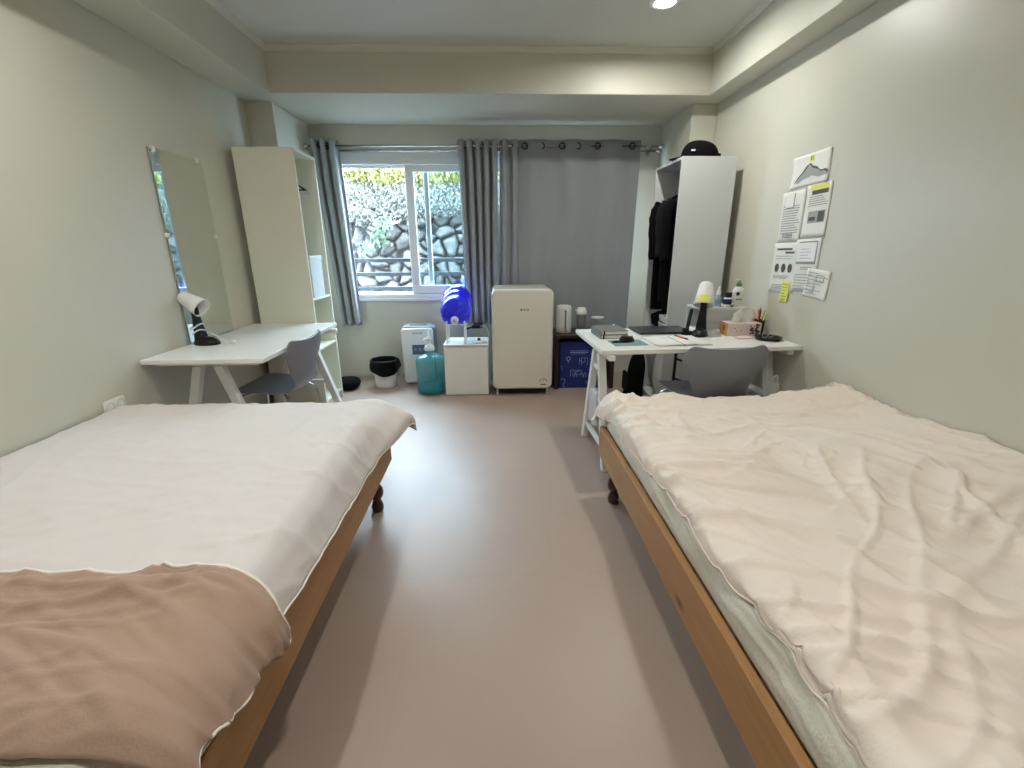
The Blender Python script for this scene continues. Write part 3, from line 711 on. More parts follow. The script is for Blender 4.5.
# outlet
ol = thing('wall_outlet', 'white double wall outlet on the left wall just above the coverlet', 'outlet', (XL, 2.112, .562))
obj('plate', MB().box(0, .012, -.062, .062, -.035, .035), M_whitep, ol, bevel=.004)
for s in (-1, 1): obj('socket', MB().lathe([(.022, .004), (.024, .013), (.020, .013), (.018, .006)], 20, Matrix.Translation((0, s * .031, 0)) @ Matrix.Rotation(PI / 2, 4, 'Y')), M_cable, ol, smooth=True)

# ------------------------------------------------------------------ desk lamps
def lamp(label, loc, rotz, tilt, yellow):
    t = thing('desk_lamp', label, 'desk lamp', loc, rotz, 'white shade desk lamps')
    obj('base', MB().lathe([(.078, 0), (.080, .008), (.075, .022), (.050, .038), (.028, .046)], 32, Matrix.Translation((0, -.042, 0)) @ Matrix.Scale(.62, 4, (1, 0, 0))), M_black, t, smooth=True)
    obj('stem', MB().add([(sx * w, sy * d - .012 + dy, z) for z, w, d, dy in ((.012, .036, .024, 0), (.09, .027, .018, .004), (.16, .021, .014, .008), (.235, .018, .012, .010)) for sy in (-1, 1) for sx in (-1, 1)],
        [(0, 2, 3, 1)] + [(4 * i + a, 4 * i + b, 4 * i + 4 + b, 4 * i + 4 + a) for i in range(3) for a, b in ((0, 1), (1, 3), (3, 2), (2, 0))] + [(12, 13, 15, 14)]), M_black, t, bevel=.006)
    obj('collar', MB().tube([(-.022, 0, .232), (.022, 0, .232)], .013, 12), M_black, t, smooth=True)
    mt = Matrix.Translation((0, -.005, .245)) @ Matrix.Rotation(tilt, 4, 'X') @ Matrix.Scale(.92 if not yellow else 1.0, 4)
    sh = obj('shade', MB().lathe([(.0, .092), (.020, .091), (.033, .085), (.040, .072), (.044, .05), (.052, .0), (.062, -.062), (.0605, -.062), (.050, 0), (.042, .05), (.036, .07), (.0, .086)], 36, mt, cap=False), M_whitep, t, smooth=True)
    obj('bulb', MB().lathe([(.0, -.03), (.016, -.026), (.024, -.008), (.018, .012), (.012, .03), (.012, .07)], 18, mt, cap=False), M_clear, t, smooth=True)
    if yellow:
        def st(u, v):
            a = -PI / 2 + (u - .5) * 1.15; z = -.056 + .05 * v; r = .0635 - (z + .062) * .165
            return mt @ Vector((r * math.cos(a), r * math.sin(a), z))
        y_ = obj('yellow_sheet', MB().grid(10, 4, st), M_yellow, t, smooth=True); y_['label'] = 'yellow patch on the front of the shade'  # plain yellow patch wrapped round the front of the shade near its rim
    obj('switch', MB().box(-.010, .010, -.062, -.048, .026, .036), M_cable, t, bevel=.003)
    return t
LL = lamp('white-shaded desk lamp with black base on the left desk before the mirror', (-1.778, 2.72, .735), math.radians(82), math.radians(-60), False)
lamp('white-shaded desk lamp with a yellow patch, black stem, on the right desk', (1.330, 2.83, .735), math.radians(-28), math.radians(-24), True)
cl = LL
pts = [(.0 + .040 * math.cos(a * .9), .0 + .030 * math.sin(a * .9), .060 + .010 * math.sin(a * 1.7) + .0045 * a) for a in [i * .35 for i in range(44)]]
obj('cord', MB().tube(pts, .004, 6), M_whitep, cl, smooth=True)
obj('cord_tail', MB().tube(spline([pts[0], (.03, -.06, .06), (.04, -.12, .02), (.045, -.15, .005), (.03, -.165, .005)], 5), .004, 6), M_whitep, cl, smooth=True)
obj('plug', MB().lathe([(.010, 0), (.013, .01), (.013, .028), (.006, .034)], 14, Matrix.Translation((.03, -.165, .014)) @ Matrix.Rotation(PI / 2, 4, 'X')), M_whitep, cl, smooth=True)

# ------------------------------------------------------------------ things on the right desk
ZD = .7353
lp = thing('laptop', 'closed dark grey laptop at the back of the right desk', 'laptop', (1.105, 2.955, ZD), RZ)
obj('base', MB().box(-.178, .178, -.122, .110, .002, .010), M_laptop, lp, bevel=.003)
obj('lid', MB().box(-.178, .178, -.122, .110, .0105, .017), M_laptop, lp, bevel=.003)
obj('hinge', MB().tube([(-.12, .112, .010), (.12, .112, .010)], .005, 10), M_black, lp, smooth=True)
for sx in (-.15, .15): obj('rubber_foot', MB().box(sx - .01, sx + .01, -.11, -.10, 0, .002), M_black, lp)
for k in range(2):
    nb = thing('notebook', ['lower of two grey notebooks stacked at the left end of the right desk', 'upper of two grey notebooks stacked at the left end of the right desk'][k], 'notebook', (.728 + .002 * k, 2.828, ZD + .0245 * k), RZ + .02 + .01 * k, 'grey notebooks stacked on the right desk')
    obj('pages', MB().box(-.083, .081, -.108, .108, .003, .021), M_paper, nb)
    obj('cover', MB().box(-.086, .086, -.111, .111, 0, .003).box(-.086, .086, -.111, .111, .021, .024).box(-.086, -.082, -.111, .111, .003, .021), M_nbgrey, nb, bevel=.001)
    obj('elastic_band', MB().box(-.072, -.062, -.1125, -.1112, 0, .0245), M_black, nb)
tag(obj('eraser', MB().box(-.008, .008, -.006, .006, 0, .012), M_whitep, loc=(.775, 2.90, ZD + .0492), bevel=.003), 'tiny white eraser lying on the upper grey notebook', 'eraser')
tag(obj('mouse_pad', MB().box(-.10, .10, -.078, .078, 0, .003), M_pad, loc=(.782, 2.588, ZD), rot=(0, 0, RZ + .02), bevel=.001), 'teal grey mouse pad at the front left of the right desk', 'mouse pad')
ms = thing('computer_mouse', 'black computer mouse on the teal pad', 'mouse', (.785, 2.615, ZD + .0032), math.radians(-70))
def mouse(u, v):
    a = u * 2 * PI; b = v * PI / 2; r = math.cos(b) ** .6 if v < 1 else 0
    return Vector((.032 * r * math.cos(a) * (1 - .1 * math.sin(a)), .052 * r * math.sin(a), .036 * math.sin(b) * (1 - .18 * r * math.sin(a))))
obj('body', MB().grid(28, 10, mouse), M_black, ms, smooth=True)
obj('scroll_wheel', MB().lathe([(.007, -.003), (.007, .003)], 14, Matrix.Translation((0, .034, .026)) @ Matrix.Rotation(PI / 2, 4, 'Y')), M_nbgrey, ms)
tag(obj('shadow_slab', MB().box(-.035, .035, -.012, .012, 0, .009), M_black, loc=(.725, 2.592, ZD + .0032), rot=(0, 0, .15), bevel=.003), 'flat black slab standing in for the dark shadow beside the mouse', 'shadow slab')  # black slab put in for the dark shadow beside the mouse
on = thing('open_notebook', 'open white notebook at the front edge of the right desk', 'notebook', (1.083, 2.612, ZD), RZ)
def page(s):
    def f(u, v): return Vector((s * .165 * u, -.125 + .25 * v, .004 + .010 * math.sin(min(1, u * 1.6) * PI) * .6 * (1 - u * .3)))
    return f
for s in (-1, 1): obj('page_block', MB().grid(14, 4, page(s)), M_paper, on, smooth=True, solid=.004)
obj('binding', MB().box(-.003, .003, -.125, .125, 0, .007), M_nbgrey, on)
pn = thing('pen', 'orange pen lying across the open notebook', 'pen', (1.135, 2.66, ZD + .016))
mp_ = Matrix.Rotation(math.radians(-78), 4, 'Z') @ Matrix.Rotation(PI / 2, 4, 'Y')
obj('barrel', MB().lathe([(.0045, -.07), (.005, -.06), (.005, .04)], 12, mp_), M_orange, pn, smooth=True)
obj('tip', MB().lathe([(.005, .04), (.0045, .055), (.001, .072)], 12, mp_), M_black, pn, smooth=True)
obj('cap', MB().lathe([(.0054, -.072), (.0054, -.04)], 12, mp_), M_nbgrey, pn, smooth=True)
# cubby shelf with bottles
cb = thing('shelf_unit', 'small white open cubby shelf at the back of the right desk', 'shelf', (1.50, 2.975, ZD), RZ)
obj('top_board', MB().box(-.155, .155, -.075, .135, .147, .162), M_white, cb, bevel=.002)
obj('bottom_board', MB().box(-.155, .155, -.075, .135, 0, .012), M_white, cb, bevel=.002)
obj('front_board', MB().box(-.155, .155, -.075, -.062, .012, .147), M_greyl, cb, bevel=.002)
obj('back_board', MB().box(-.155, .155, .123, .135, .012, .147), M_greyl, cb, bevel=.002)
obj('end_board', MB().box(.143, .155, -.062, .123, .012, .147), M_white, cb, bevel=.002)
ZS = ZD + .1625
def bottle(name, label, x, y, prof, m, cap_prof, cm, flat=1.0, labelmat=None):
    t = thing(name, label, 'bottle', (x, y, ZS), 0, 'toiletries on the cubby shelf')
    sc = Matrix.Scale(flat, 4, (0, 1, 0))
    obj('body', MB().lathe(prof, 24, sc), m, t, smooth=True)
    obj('cap', MB().lathe(cap_prof, 18, sc), cm, t, smooth=True)
    return t
lo = bottle('lotion_bottle', 'white lotion bottle with green pump on the cubby shelf', 1.602, 2.94, [(.030, 0), (.036, .004), (.037, .02), (.037, .095), (.034, .115), (.020, .128), (.014, .132)], M_whitep, [(.016, .130), (.019, .134), (.017, .150), (.008, .153), (.006, .168)], M_green, .6)
obj('pump_nozzle', MB().box(-.026, .010, -.006, .006, .166, .176), M_whitep, lo, bevel=.003)
obj('label_mark', MB().lathe([(.012, 0), (.012, .0015)], 20, Matrix.Translation((-.012, -.0222, .085)) @ Matrix.Rotation(PI / 2, 4, 'X')), M_navy, lo)
obj('label_band', MB().box(-.022, .020, -.0232, -.021, .045, .052), M_green, lo)
b3 = bottle('pill_bottle', 'short white bottle with black lid and purple label on the cubby shelf', 1.533, 2.93, [(.022, 0), (.025, .003), (.025, .055), (.021, .064)], M_whitep, [(.022, .062), (.024, .066), (.024, .090), (.020, .094)], M_black)
obj('label_band', MB().lathe([(.0255, .018), (.0255, .052)], 24, cap=False), M_navy, b3, smooth=True)
b4 = bottle('spray_bottle', 'slim blue bottle with tall white nozzle on the cubby shelf', 1.487, 2.965, [(.018, 0), (.021, .003), (.021, .055), (.014, .070), (.010, .075)], M_lblue, [(.012, .073), (.015, .078), (.013, .10), (.006, .118), (.005, .130)], M_whitep)
b5 = bottle('cream_jar', 'low navy jar beside the lamp on the cubby shelf', 1.435, 2.99, [(.024, 0), (.027, .003), (.027, .030)], M_frost, [(.028, .030), (.028, .052), (.025, .055)], M_navy)
b6 = bottle('green_tube', 'small bottle with green base in front of the white lotion', 1.560, 2.917, [(.010, 0), (.012, .002), (.012, .012)], M_green, [(.008, .012), (.008, .030)], M_whitep)
# phone holder
ph = thing('phone_holder', 'black phone holder with leaning arm beside the right desk lamp', 'phone holder', (1.238, 2.835, ZD))
obj('base', MB().lathe([(.034, 0), (.036, .005), (.030, .014), (.012, .018)], 24), M_black, ph, smooth=True)
obj('arm', MB().bar((0, 0, .012), (.028, .02, .16), .022, .012), M_black, ph, bevel=.003)
obj('clamp', MB().box(-.034, .006, -.03, -.005, .018, .046), M_black, ph, bevel=.006)
wp = thing('charger', 'white power adapter with cable between the lamp and the tissue box', 'charger', (1.435, 2.835, ZD))
obj('adapter', MB().box(-.018, .022, -.016, .016, 0, .030), M_whitep, wp, bevel=.006)
obj('cable', MB().tube(spline([(-.018, 0, .015), (-.05, -.035, .012), (-.09, -.075, .022), (-.10, -.085, .010)], 5), .0045, 6), M_whitep, wp, smooth=True)
# tissue box
tb = thing('tissue_box', 'pink and gold tissue box with a tissue pulled up on the right desk', 'tissue box', (1.572, 2.80, ZD), math.radians(-3))
obj('carton', MB().box(-.105, .105, -.055, .055, 0, .082), M_pinkbox, tb, bevel=.002)
g_ = obj('end_panel', MB().box(-.107, -.1045, -.055, .055, 0, .082), M_gold, tb); g_['label'] = 'gold printed end panel'
gm = MB().box(-.1078, -.1068, -.018, .014, .030, .062)
obj('printed_emblem', gm, M_plum, tb)
pm = MB()
for i in range(26):
    x = random.uniform(.035, .10); z = random.uniform(.012, .072); s = random.uniform(.004, .010)
    pm.lathe([(s, 0), (s, .0009)], 7, Matrix.Translation((x, -.0552, z)) @ Matrix.Rotation(PI / 2, 4, 'X'))
for x, z in ((-.06, .05), (-.02, .035), (-.045, .03)): pm.lathe([(.004, 0), (.004, .0009)], 7, Matrix.Translation((x, -.0552, z)) @ Matrix.Rotation(PI / 2, 4, 'X'))
obj('printed_flowers', pm, M_plum, tb)
def tis(u, v):
    a = 2 * u - 1; w = .050 + .055 * v * (1 - .4 * v)
    return Vector((a * w - .01 + .03 * math.sin(v * 2), .020 * math.sin(a * 5 + v * 3) * (1 - .3 * v) + .01 * a, .079 + .095 * v * (1 - .45 * a * a) + .01 * v * math.sin(a * 4)))
obj('tissue', MB().grid(24, 12, tis), M_paper, tb, smooth=True, solid=.002)
# pen cup with pens
PCX, PCY = 1.708, 2.835
pc = thing('pen_cup', 'black mesh pen cup by the wall on the right desk', 'pen cup', (PCX, PCY, ZD))
obj('cup_wall', MB().lathe([(.033, 0), (.037, .09), (.035, .09), (.031, .004), (.031, 0)], 24, cap=False), M_black, pc, smooth=True)
obj('cup_floor', MB().lathe([(.032, 0), (.032, .003)], 24), M_black, pc)
pens = [('orange pencil leaning left in the black pen cup', M_orange, -.024, -.012, -.30, .05, .165), ('orange pen standing upright in the black pen cup', M_orange, -.010, -.014, -.10, .06, .155), ('black pen in the middle of the black pen cup', M_black, .004, .006, .05, -.05, .150), ('yellow highlighter at the right of the black pen cup', M_yellow, .018, -.006, .16, .06, .140), ('brown pencil at the back of the black pen cup', M_gold, .006, .018, .10, -.14, .165), ('green pen leaning to the wall in the black pen cup', M_green, .018, .010, .20, -.02, .145), ('red pen at the left of the black pen cup', M_red, -.018, .010, -.18, -.08, .145)]
for lab, m_, dx, dy, ax, ay, L in pens:
    t = thing('pen', lab, 'pen', group='pens in the pen cup', mtx=Matrix.Translation((PCX + dx * .55, PCY + dy * .55, ZD + .006)) @ Matrix.Rotation(ax, 4, 'Y') @ Matrix.Rotation(ay, 4, 'X'))
    obj('barrel', MB().lathe([(.0045, 0), (.0048, L * .8)], 8), m_, t, smooth=True)
    obj('tip', MB().lathe([(.0048, L * .8), (.0052, L * .83), (.0045, L * .96), (.002, L)], 8), m_, t, smooth=True)
# tray with glasses case, pads
ty = thing('tray', 'black oval tray with odds and ends at the front right of the right desk', 'tray', (1.662, 2.635, ZD), math.radians(-12))
obj('dish', MB().lathe([(.02, 0), (.058, .001), (.074, .012), (.077, .018), (.074, .018), (.056, .005), (.0, .004)], 32, Matrix.Scale(1.05, 4, (0, 1, 0))), M_black, ty, smooth=True)
sg = thing('spectacles', 'folded spectacles lying in the black oval tray', 'spectacles', (1.662, 2.635, ZD + .007), math.radians(20))
for s in (-1, 1):
    obj('lens_rim', MB().tube([(s * .026 + .021 * math.cos(a), .004 + .002 * math.sin(a), .020 + .015 * math.sin(a)) for a in [i * 2 * PI / 20 for i in range(21)]], .0018, 6), M_cable, sg, smooth=True)
    obj('temple', MB().tube([(s * .047, .004, .024), (s * .046, .012, .012), (-s * .035, .030, .004)], .0018, 6), M_black, sg, smooth=True)
obj('bridge', MB().tube([(-.006, .004, .024), (0, .002, .027), (.006, .004, .024)], .0018, 6), M_cable, sg, smooth=True)
sn = thing('note_pad', 'pale pink note pad with yellow edge before the tissue box', 'note pad', (1.545, 2.685, ZD), math.radians(4))
obj('sheets', MB().box(-.055, .045, -.032, .040, 0, .008), M_pink, sn, bevel=.001)
obj('yellow_edge', MB().box(-.040, .052, .030, .046, 0, .005), M_yellow, sn)
tag(obj('paper_sheet', MB().box(-.05, .05, -.065, .065, 0, .0012), M_paper, loc=(1.415, 2.665, ZD), rot=(0, 0, .5)), 'loose white sheet of paper between open notebook and pink pad', 'paper')

# ------------------------------------------------------------------ papers on the right wall
def wallm(y, z, rot=0, d=.0):
    # local x runs towards the camera (-y), local y up, local z into the room
    R = Matrix(((0, 0, -1), (-1, 0, 0), (0, 1, 0))).to_4x4()
    return Matrix.Translation((XR - .0012 - d, y, z)) @ R @ Matrix.Rotation(rot, 4, 'Z')
def paper(label, y0, y1, z0, z1, rot=0, d=0, m=None, curl=.004, name='paper_sheet', cat='paper'):
    cy, cz = (y0 + y1) / 2, (z0 + z1) / 2; w, h = abs(y1 - y0) / 2, (z1 - z0) / 2
    t = thing(name, label, cat, group='papers taped to the right wall', mtx=wallm(cy, cz, rot, d))
    def f(u, v):
        a = 2 * u - 1; b = 2 * v - 1
        return Vector((a * w, b * h, curl * (a * a * b * b)))
    obj('sheet', MB().grid(10, 10, f), m or M_paper, t, smooth=True, solid=.0006)
    return t, w, h
Z_ = .0022
def rects(t, name, rs, m, z=Z_):
    k = MB()
    for x0, x1, y0, y1 in rs: k.box(x0, x1, y0, y1, z - .0008, z)
    return obj(name, k, m, t)
def lines(x0, x1, y1, y0, n, h, rag=.3, seed=1):
    r = random.Random(seed); out = []
    for i in range(n):
        y = y1 + (y0 - y1) * i / max(1, n - 1); x = x0
        e = x1 - (x1 - x0) * rag * r.random()
        while x < e:
            L = r.uniform(.008, .026); out.append((x, min(e, x + L), y - h / 2, y + h / 2)); x += L + .004
    return out
# mountain drawing
t, w_, h_ = paper('white sheet with pencil mountain and yellow tag, topmost on the right wall', 2.815, 2.505, 1.605, 1.772, .03, 0, curl=.008)
ridge = [(-.150, -.080), (-.10, -.035), (-.055, -.005), (-.025, .022), (-.005, .030), (.02, .010), (.06, -.002), (.09, -.022), (.12, -.020), (.145, -.032), (.145, -.045), (.08, -.050), (.02, -.035), (-.05, -.045), (-.10, -.066)]
obj('pencil_mountain', MB().prism(ridge, Z_ - .0008, Z_), M_pencil, t)
k = MB()
for i in range(9): k.bar((ridge[i][0], ridge[i][1], Z_ + .0004), (ridge[i + 1][0], ridge[i + 1][1], Z_ + .0004), .005 + .003 * (i % 3), .0006)
obj('pencil_outline', k, M_printd, t)
rects(t, 'yellow_tag', [(-.012, .022, .038, .074)], M_yellow)
textmesh('tag_lettering', 'B1', .026, M_printd, t, (.005, .056, Z_ + .0004))
t, w_, h_ = paper('sheet with yellow header and dark photo strip, upper right of the wall papers', 2.645, 2.452, 1.325, 1.605, .03, .001)
rects(t, 'yellow_header', [(-.070, .085, .112, .136)], M_yellow)
rects(t, 'dark_strip', [(-.055, .072, .086, .108)], M_printd)
rects(t, 'printed_text', lines(-.07, .08, .075, .03, 5, .0035, .3, 2), M_print)
rects(t, 'printed_photo', [(-.06, .072, -.062, .0)], M_pencil); rects(t, 'photo_dark_parts', [(.02, .068, -.058, -.004), (-.05, .0, -.05, -.03)], M_printd, Z_ + .0006)  # printed photo: mid-grey block with darker printed parts
t, w_, h_ = paper('handwritten sheet with a white card at its top, upper left of the wall papers', 2.862, 2.655, 1.305, 1.588, .02, .001)
rects(t, 'printed_text', lines(-.085, .085, .06, -.09, 12, .0045, .25, 5) + lines(-.06, .05, -.098, -.115, 3, .006, .2, 6), M_print)
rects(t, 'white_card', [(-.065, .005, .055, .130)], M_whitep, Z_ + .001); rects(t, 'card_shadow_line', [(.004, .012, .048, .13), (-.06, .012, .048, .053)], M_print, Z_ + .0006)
t, w_, h_ = paper('sheet with bold heading and three round icons, lower left of the wall papers', 2.868, 2.640, 1.005, 1.300, .02, .0004)
rects(t, 'heading', [(-.085, .06, .105, .116), (0, .085, .085, .096)], M_printd)
k = MB()
for x in (-.065, .0, .062): k.lathe([(.021, 0), (.021, .0008)], 20, Matrix.Translation((x, .0, Z_ - .0008)) @ Matrix.Scale(1.25, 4, (0, 1, 0)))
obj('round_icons', k, M_printd, t)
rects(t, 'printed_text', lines(-.09, .09, .07, .055, 2, .003, .3, 8) + lines(-.09, .09, -.045, -.06, 3, .003, .3, 9) + lines(-.09, .09, -.10, -.12, 3, .004, .2, 10), M_print)
t, w_, h_ = paper('sheet with a large outlined card and sketches, lower middle of the wall papers', 2.655, 2.455, 1.030, 1.320, .03, .0016)
rects(t, 'card_outline', [(-.085, .075, .125, .132), (.068, .075, .015, .13), (-.085, .075, .008, .022)], M_print); rects(t, 'white_card', [(-.085, .066, .022, .124)], M_whitep, Z_ + .0004)
rects(t, 'printed_text', lines(-.06, .04, .09, .04, 4, .003, .5, 12) + lines(-.04, .06, -.01, -.02, 2, .004, .3, 13) + lines(-.08, .08, -.05, -.13, 6, .0035, .6, 14), M_print, Z_ + .001)
t, w_, h_ = paper('small tilted sheet of notes at the lower right corner of the wall papers', 2.53, 2.345, 1.005, 1.158, -.06, .0022)
rects(t, 'printed_text', lines(-.08, .08, .055, -.055, 7, .0035, .55, 15), M_print); rects(t, 'sketch_box', [(-.01, .05, .012, .015), (-.01, .05, .045, .048), (-.01, -.007, .012, .048), (.047, .05, .012, .048)], M_print)
t, w_, h_ = paper('narrow yellow sticky note hanging below the wall papers', 2.735, 2.662, .952, 1.078, .0, .004, M_yellow, .006, 'yellow_sheet', 'sticky note')
rects(t, 'handwriting', lines(-.028, .028, .045, -.045, 6, .004, .5, 17), M_green)

# ------------------------------------------------------------------ bin, bundle, dehumidifier, bottle
bn = thing('waste_bin', 'small white waste bin on the floor under the window', 'bin', (-1.07, 4.20, 0)); bn.scale = (1.0, 1.0, 1.12)
obj('bucket', MB().lathe([(.0, .004), (.088, .004), (.092, 0), (.096, .01), (.118, .205), (.122, .21), (.122, .222), (.115, .222), (.092, .012), (.0, .01)], 36, cap=False), M_whitep, bn, smooth=True)
def liner(u, v):
    a = u * 2 * PI
    r, z = [(.090, .05), (.112, .218), (.121, .236), (.132, .229), (.139, .17), (.138, .118)][0], 0
    P = spline([(.088, 0, .03), (.108, 0, .19), (.120, 0, .236), (.136, 0, .226), (.144, 0, .175), (.142, 0, .125 + .03 * math.sin(a * 2 + 1))], 4)
    p = P[min(len(P) - 1, int(round(v * (len(P) - 1))))]
    k = 1 + .035 * math.sin(a * 7) * v + .04 * v * noise.noise(Vector((math.cos(a) * 2, math.sin(a) * 2, v * 3)))
    if v > .5: k = max(k, .985)
    return Vector((p.x * k * math.cos(a), p.x * k * math.sin(a), p.z))
tag(obj('bin_liner', MB().grid(60, 20, liner), M_bag, loc=(-1.07, 4.20, .030), smooth=True, solid=.002), 'black bag folded over the rim of the white waste bin', 'bin bag')
lump('bundle', 'low black rounded bundle on the floor behind the cream wardrobe', 'bundle', (-1.42, 4.14, 0), .115, .13, .105, M_blackm, 2, .06)
dh = thing('dehumidifier', 'white rounded dehumidifier with blue display under the window', 'dehumidifier', (-.745, 4.30, 0), math.radians(4))
def rr(w, h, r, n=6, top=None):
    pts = []
    for cx, cz, a0 in ((w - r, r, -PI / 2), (w - r, h - r, 0), (-w + r, h - r, PI / 2), (-w + r, r, PI)):
        for i in range(n + 1):
            a = a0 + PI / 2 * i / n; pts.append((cx + r * math.cos(a), cz + r * math.sin(a)))
    return pts
RX = Matrix.Rotation(PI / 2, 4, 'X')
obj('casing', MB().prism([(x * (1 - .10 * (1 - z / .56) ** 2), z) for x, z in rr(.165, .565, .05)], -.17, .045, RX), M_nbgrey, dh, bevel=.012, seg=3)
obj('front_panel', MB().prism([(x * (1 - .13 * max(0, .35 - z / .56) ) - .008, z + .018) for x, z in rr(.152, .535, .035)], .045, .075, RX), M_whitep, dh, bevel=.014, seg=4)
obj('display', MB().box(-.06, .085, -.0775, -.0745, .30, .395), mat('display_blue', (84, 104, 132), .25), dh, bevel=.002)
k = MB()
for i in range(6): k.box(-.05 + .016 * i, -.04 + .016 * i, -.0768, -.0750, .500, .513)
obj('brand_mark', k, M_print, dh)
obj('display_icons', MB().box(-.045, -.02, -.0785, -.0775, .34, .36).box(0, .02, -.0785, -.0775, .335, .365).box(.035, .06, -.0785, -.0775, .34, .36), M_print, dh)
obj('top_handle', MB().box(-.08, .08, .02, .10, .563, .572), M_printd, dh, bevel=.003)
wb = thing('water_bottle', 'large teal water bottle with a white pump on the floor', 'water bottle', (-.602, 3.985, 0))
obj('bottle_body', MB().lathe([(.0, .006), (.110, .004), (.126, .012), (.131, .03), (.131, .13), (.127, .14), (.131, .15), (.131, .305), (.127, .325), (.105, .345), (.055, .36), (.038, .372), (.038, .405), (.0, .405)], 40, cap=False), M_teal, wb, smooth=True)
obj('water', MB().lathe([(.0, .012), (.106, .012), (.120, .02), (.125, .04), (.125, .075), (.0, .075)], 36, cap=False), M_water, wb, smooth=True)
obj('pump', MB().lathe([(.044, .395), (.046, .412), (.040, .437), (.018, .447), (.013, .482), (.022, .487), (.022, .512), (.008, .517), (.006, .575)], 24), M_whitep, wb, smooth=True)
obj('spout', MB().tube(spline([(0, 0, .500), (-.03, -.03, .505), (-.045, -.045, .488)], 4), .008, 8), M_whitep, wb, smooth=True)

# ------------------------------------------------------------------ white cabinet with jug on stand
wc = thing('cabinet', 'plain white box cabinet beside the cream fridge', 'cabinet', (-.266, 4.03, 0))
obj('carcass', MB().box(-.195, .195, -.150, .17, .0, .455), M_white, wc, bevel=.004)
obj('door', MB().box(-.193, .193, -.168, -.151, .006, .440), M_white, wc, bevel=.003)
obj('top_board', MB().box(-.197, .197, -.170, .172, .4552, .467), M_white, wc, bevel=.003)
st = thing('bottle_stand', 'white wire stand on the white cabinet holding the blue jug', 'stand', (-.352, 3.975, .4675))
for sx in (-.078, .078):
    obj('stand_frame', MB().tube(spline([(sx, -.085, .004), (sx, -.080, .10), (sx, -.075, .185)], 4), .0075, 8).tube(spline([(sx, .10, .004), (sx, .10, .15), (sx, .105, .235)], 4), .0075, 8).tube([(sx, -.076, .18), (sx, .104, .232)], .0075, 8).tube([(sx, -.085, .006), (sx, .10, .006)], .006, 8), M_whitep, st, smooth=True)
obj('cross_bar', MB().tube([(-.078, -.076, .17), (.078, -.076, .17)], .006, 8).tube([(-.078, .102, .20), (.078, .102, .20)], .006, 8), M_whitep, st, smooth=True)
th = math.radians(24)
ax = Vector((0, math.cos(th), math.sin(th))); 
jm = Matrix.Translation((-.352, 3.858, .684)) @ Matrix.Rotation(-(PI / 2 - th), 4, 'X') @ Matrix.Scale(1.09, 4)
jg = thing('water_jug', 'translucent blue water jug lying tilted on the white stand, tap forward', 'water jug', mtx=jm)
obj('jug_body', MB().lathe([(.022, -.005), (.026, .01), (.026, .03), (.055, .045), (.095, .065), (.118, .095), (.123, .12), (.123, .175), (.117, .185), (.117, .197), (.123, .207), (.123, .265), (.117, .275), (.117, .285), (.122, .296), (.122, .335), (.108, .352), (.0, .355)], 44, cap=False), M_blue, jg, smooth=True)
k = MB()
for i in range(14):
    a = 2 * PI * i / 14
    k.tube(spline([(.040 * math.cos(a), .040 * math.sin(a), .036), (.078 * math.cos(a), .078 * math.sin(a), .054), (.112 * math.cos(a), .112 * math.sin(a), .083)], 4), .006, 6)
obj('shoulder_ribs', k, M_blue, jg, smooth=True)
obj('tap', MB().lathe([(.028, -.022), (.030, -.018), (.030, .012), (.022, .016)], 20).tube([(0, 0, -.03), (0, 0, 0)], .012, 10), M_whitep, jg, smooth=True)
obj('tap_spout', MB().tube([(0, 0, -.024), (0, -.028, -.034)], .009, 10), M_clear, jg, smooth=True)
ds = thing('dish', 'round white lid with a black knob lying on the white cabinet', 'lid', (-.150, 3.945, .4675))
obj('plate', MB().lathe([(.045, 0), (.060, .004), (.062, .012), (.052, .018), (.016, .022)], 32), M_whitep, ds, smooth=True)
obj('knob', MB().lathe([(.014, .021), (.015, .034), (.012, .040)], 16), M_black, ds, smooth=True)
pg = thing('power_plug', 'black power plug with grey cord between the jug and the fridge', 'plug', (-.18, 4.33, 0))
obj('plug_body', MB().box(-.05, .03, -.025, .02, .53, .56).tube([(-.05, 0, .54), (-.11, -.01, .525)], .010, 8), M_black, pg, bevel=.005)
obj('cord', MB().tube(spline([(.03, 0, .545), (.075, -.02, .555), (.11, -.03, .50), (.118, -.03, .38), (.112, -.03, .2), (.115, -.02, .0)], 6), .006, 8), M_cable, pg, smooth=True)
obj('wall_box', MB().box(-.04, .05, .0201, .24, .525, .565), M_printd, pg, bevel=.004)

# ------------------------------------------------------------------ fridge
fr = thing('fridge', 'cream rounded mini fridge in front of the grey curtains', 'fridge', (.232, 4.085, 0))
def fbox(w, z0, z1, ya, yb, r, m, name, bv):
    pts = [(x, z + z0) for x, z in rr(w, z1 - z0, r, 8)]
    return obj(name, MB().prism(pts, -yb, -ya, RX), m, fr, bevel=bv, seg=5)
fbox(.262, .055, .942, -.19, .25, .045, M_fridge, 'cabinet_body', .01)
fbox(.266, .062, .945, -.262, -.196, .052, M_fridge, 'door', .022)
obj('door_gasket', MB().box(-.255, .255, -.1965, -.1895, .08, .92), M_printd, fr)
obj('kick_plate', MB().box(-.225, .225, -.20, .22, .012, .055), M_dark, fr)
for sx in (-.225, .225):
    for yy in (-.215, .21): obj('foot', MB().lathe([(.017, 0), (.017, .01), (.010, .014), (.010, .056)], 14, Matrix.Translation((sx, yy, 0))), M_cable, fr, smooth=True)
k = MB()
for i, wq in enumerate((.014, .006, .010, .006, .010)): k.box(-.012 + .0145 * i - wq / 2, -.012 + .0145 * i + wq / 2, -.2632, -.2615, .765 if i else .763, .779)
obj('brand_mark', k, M_printd, fr)
k = MB()
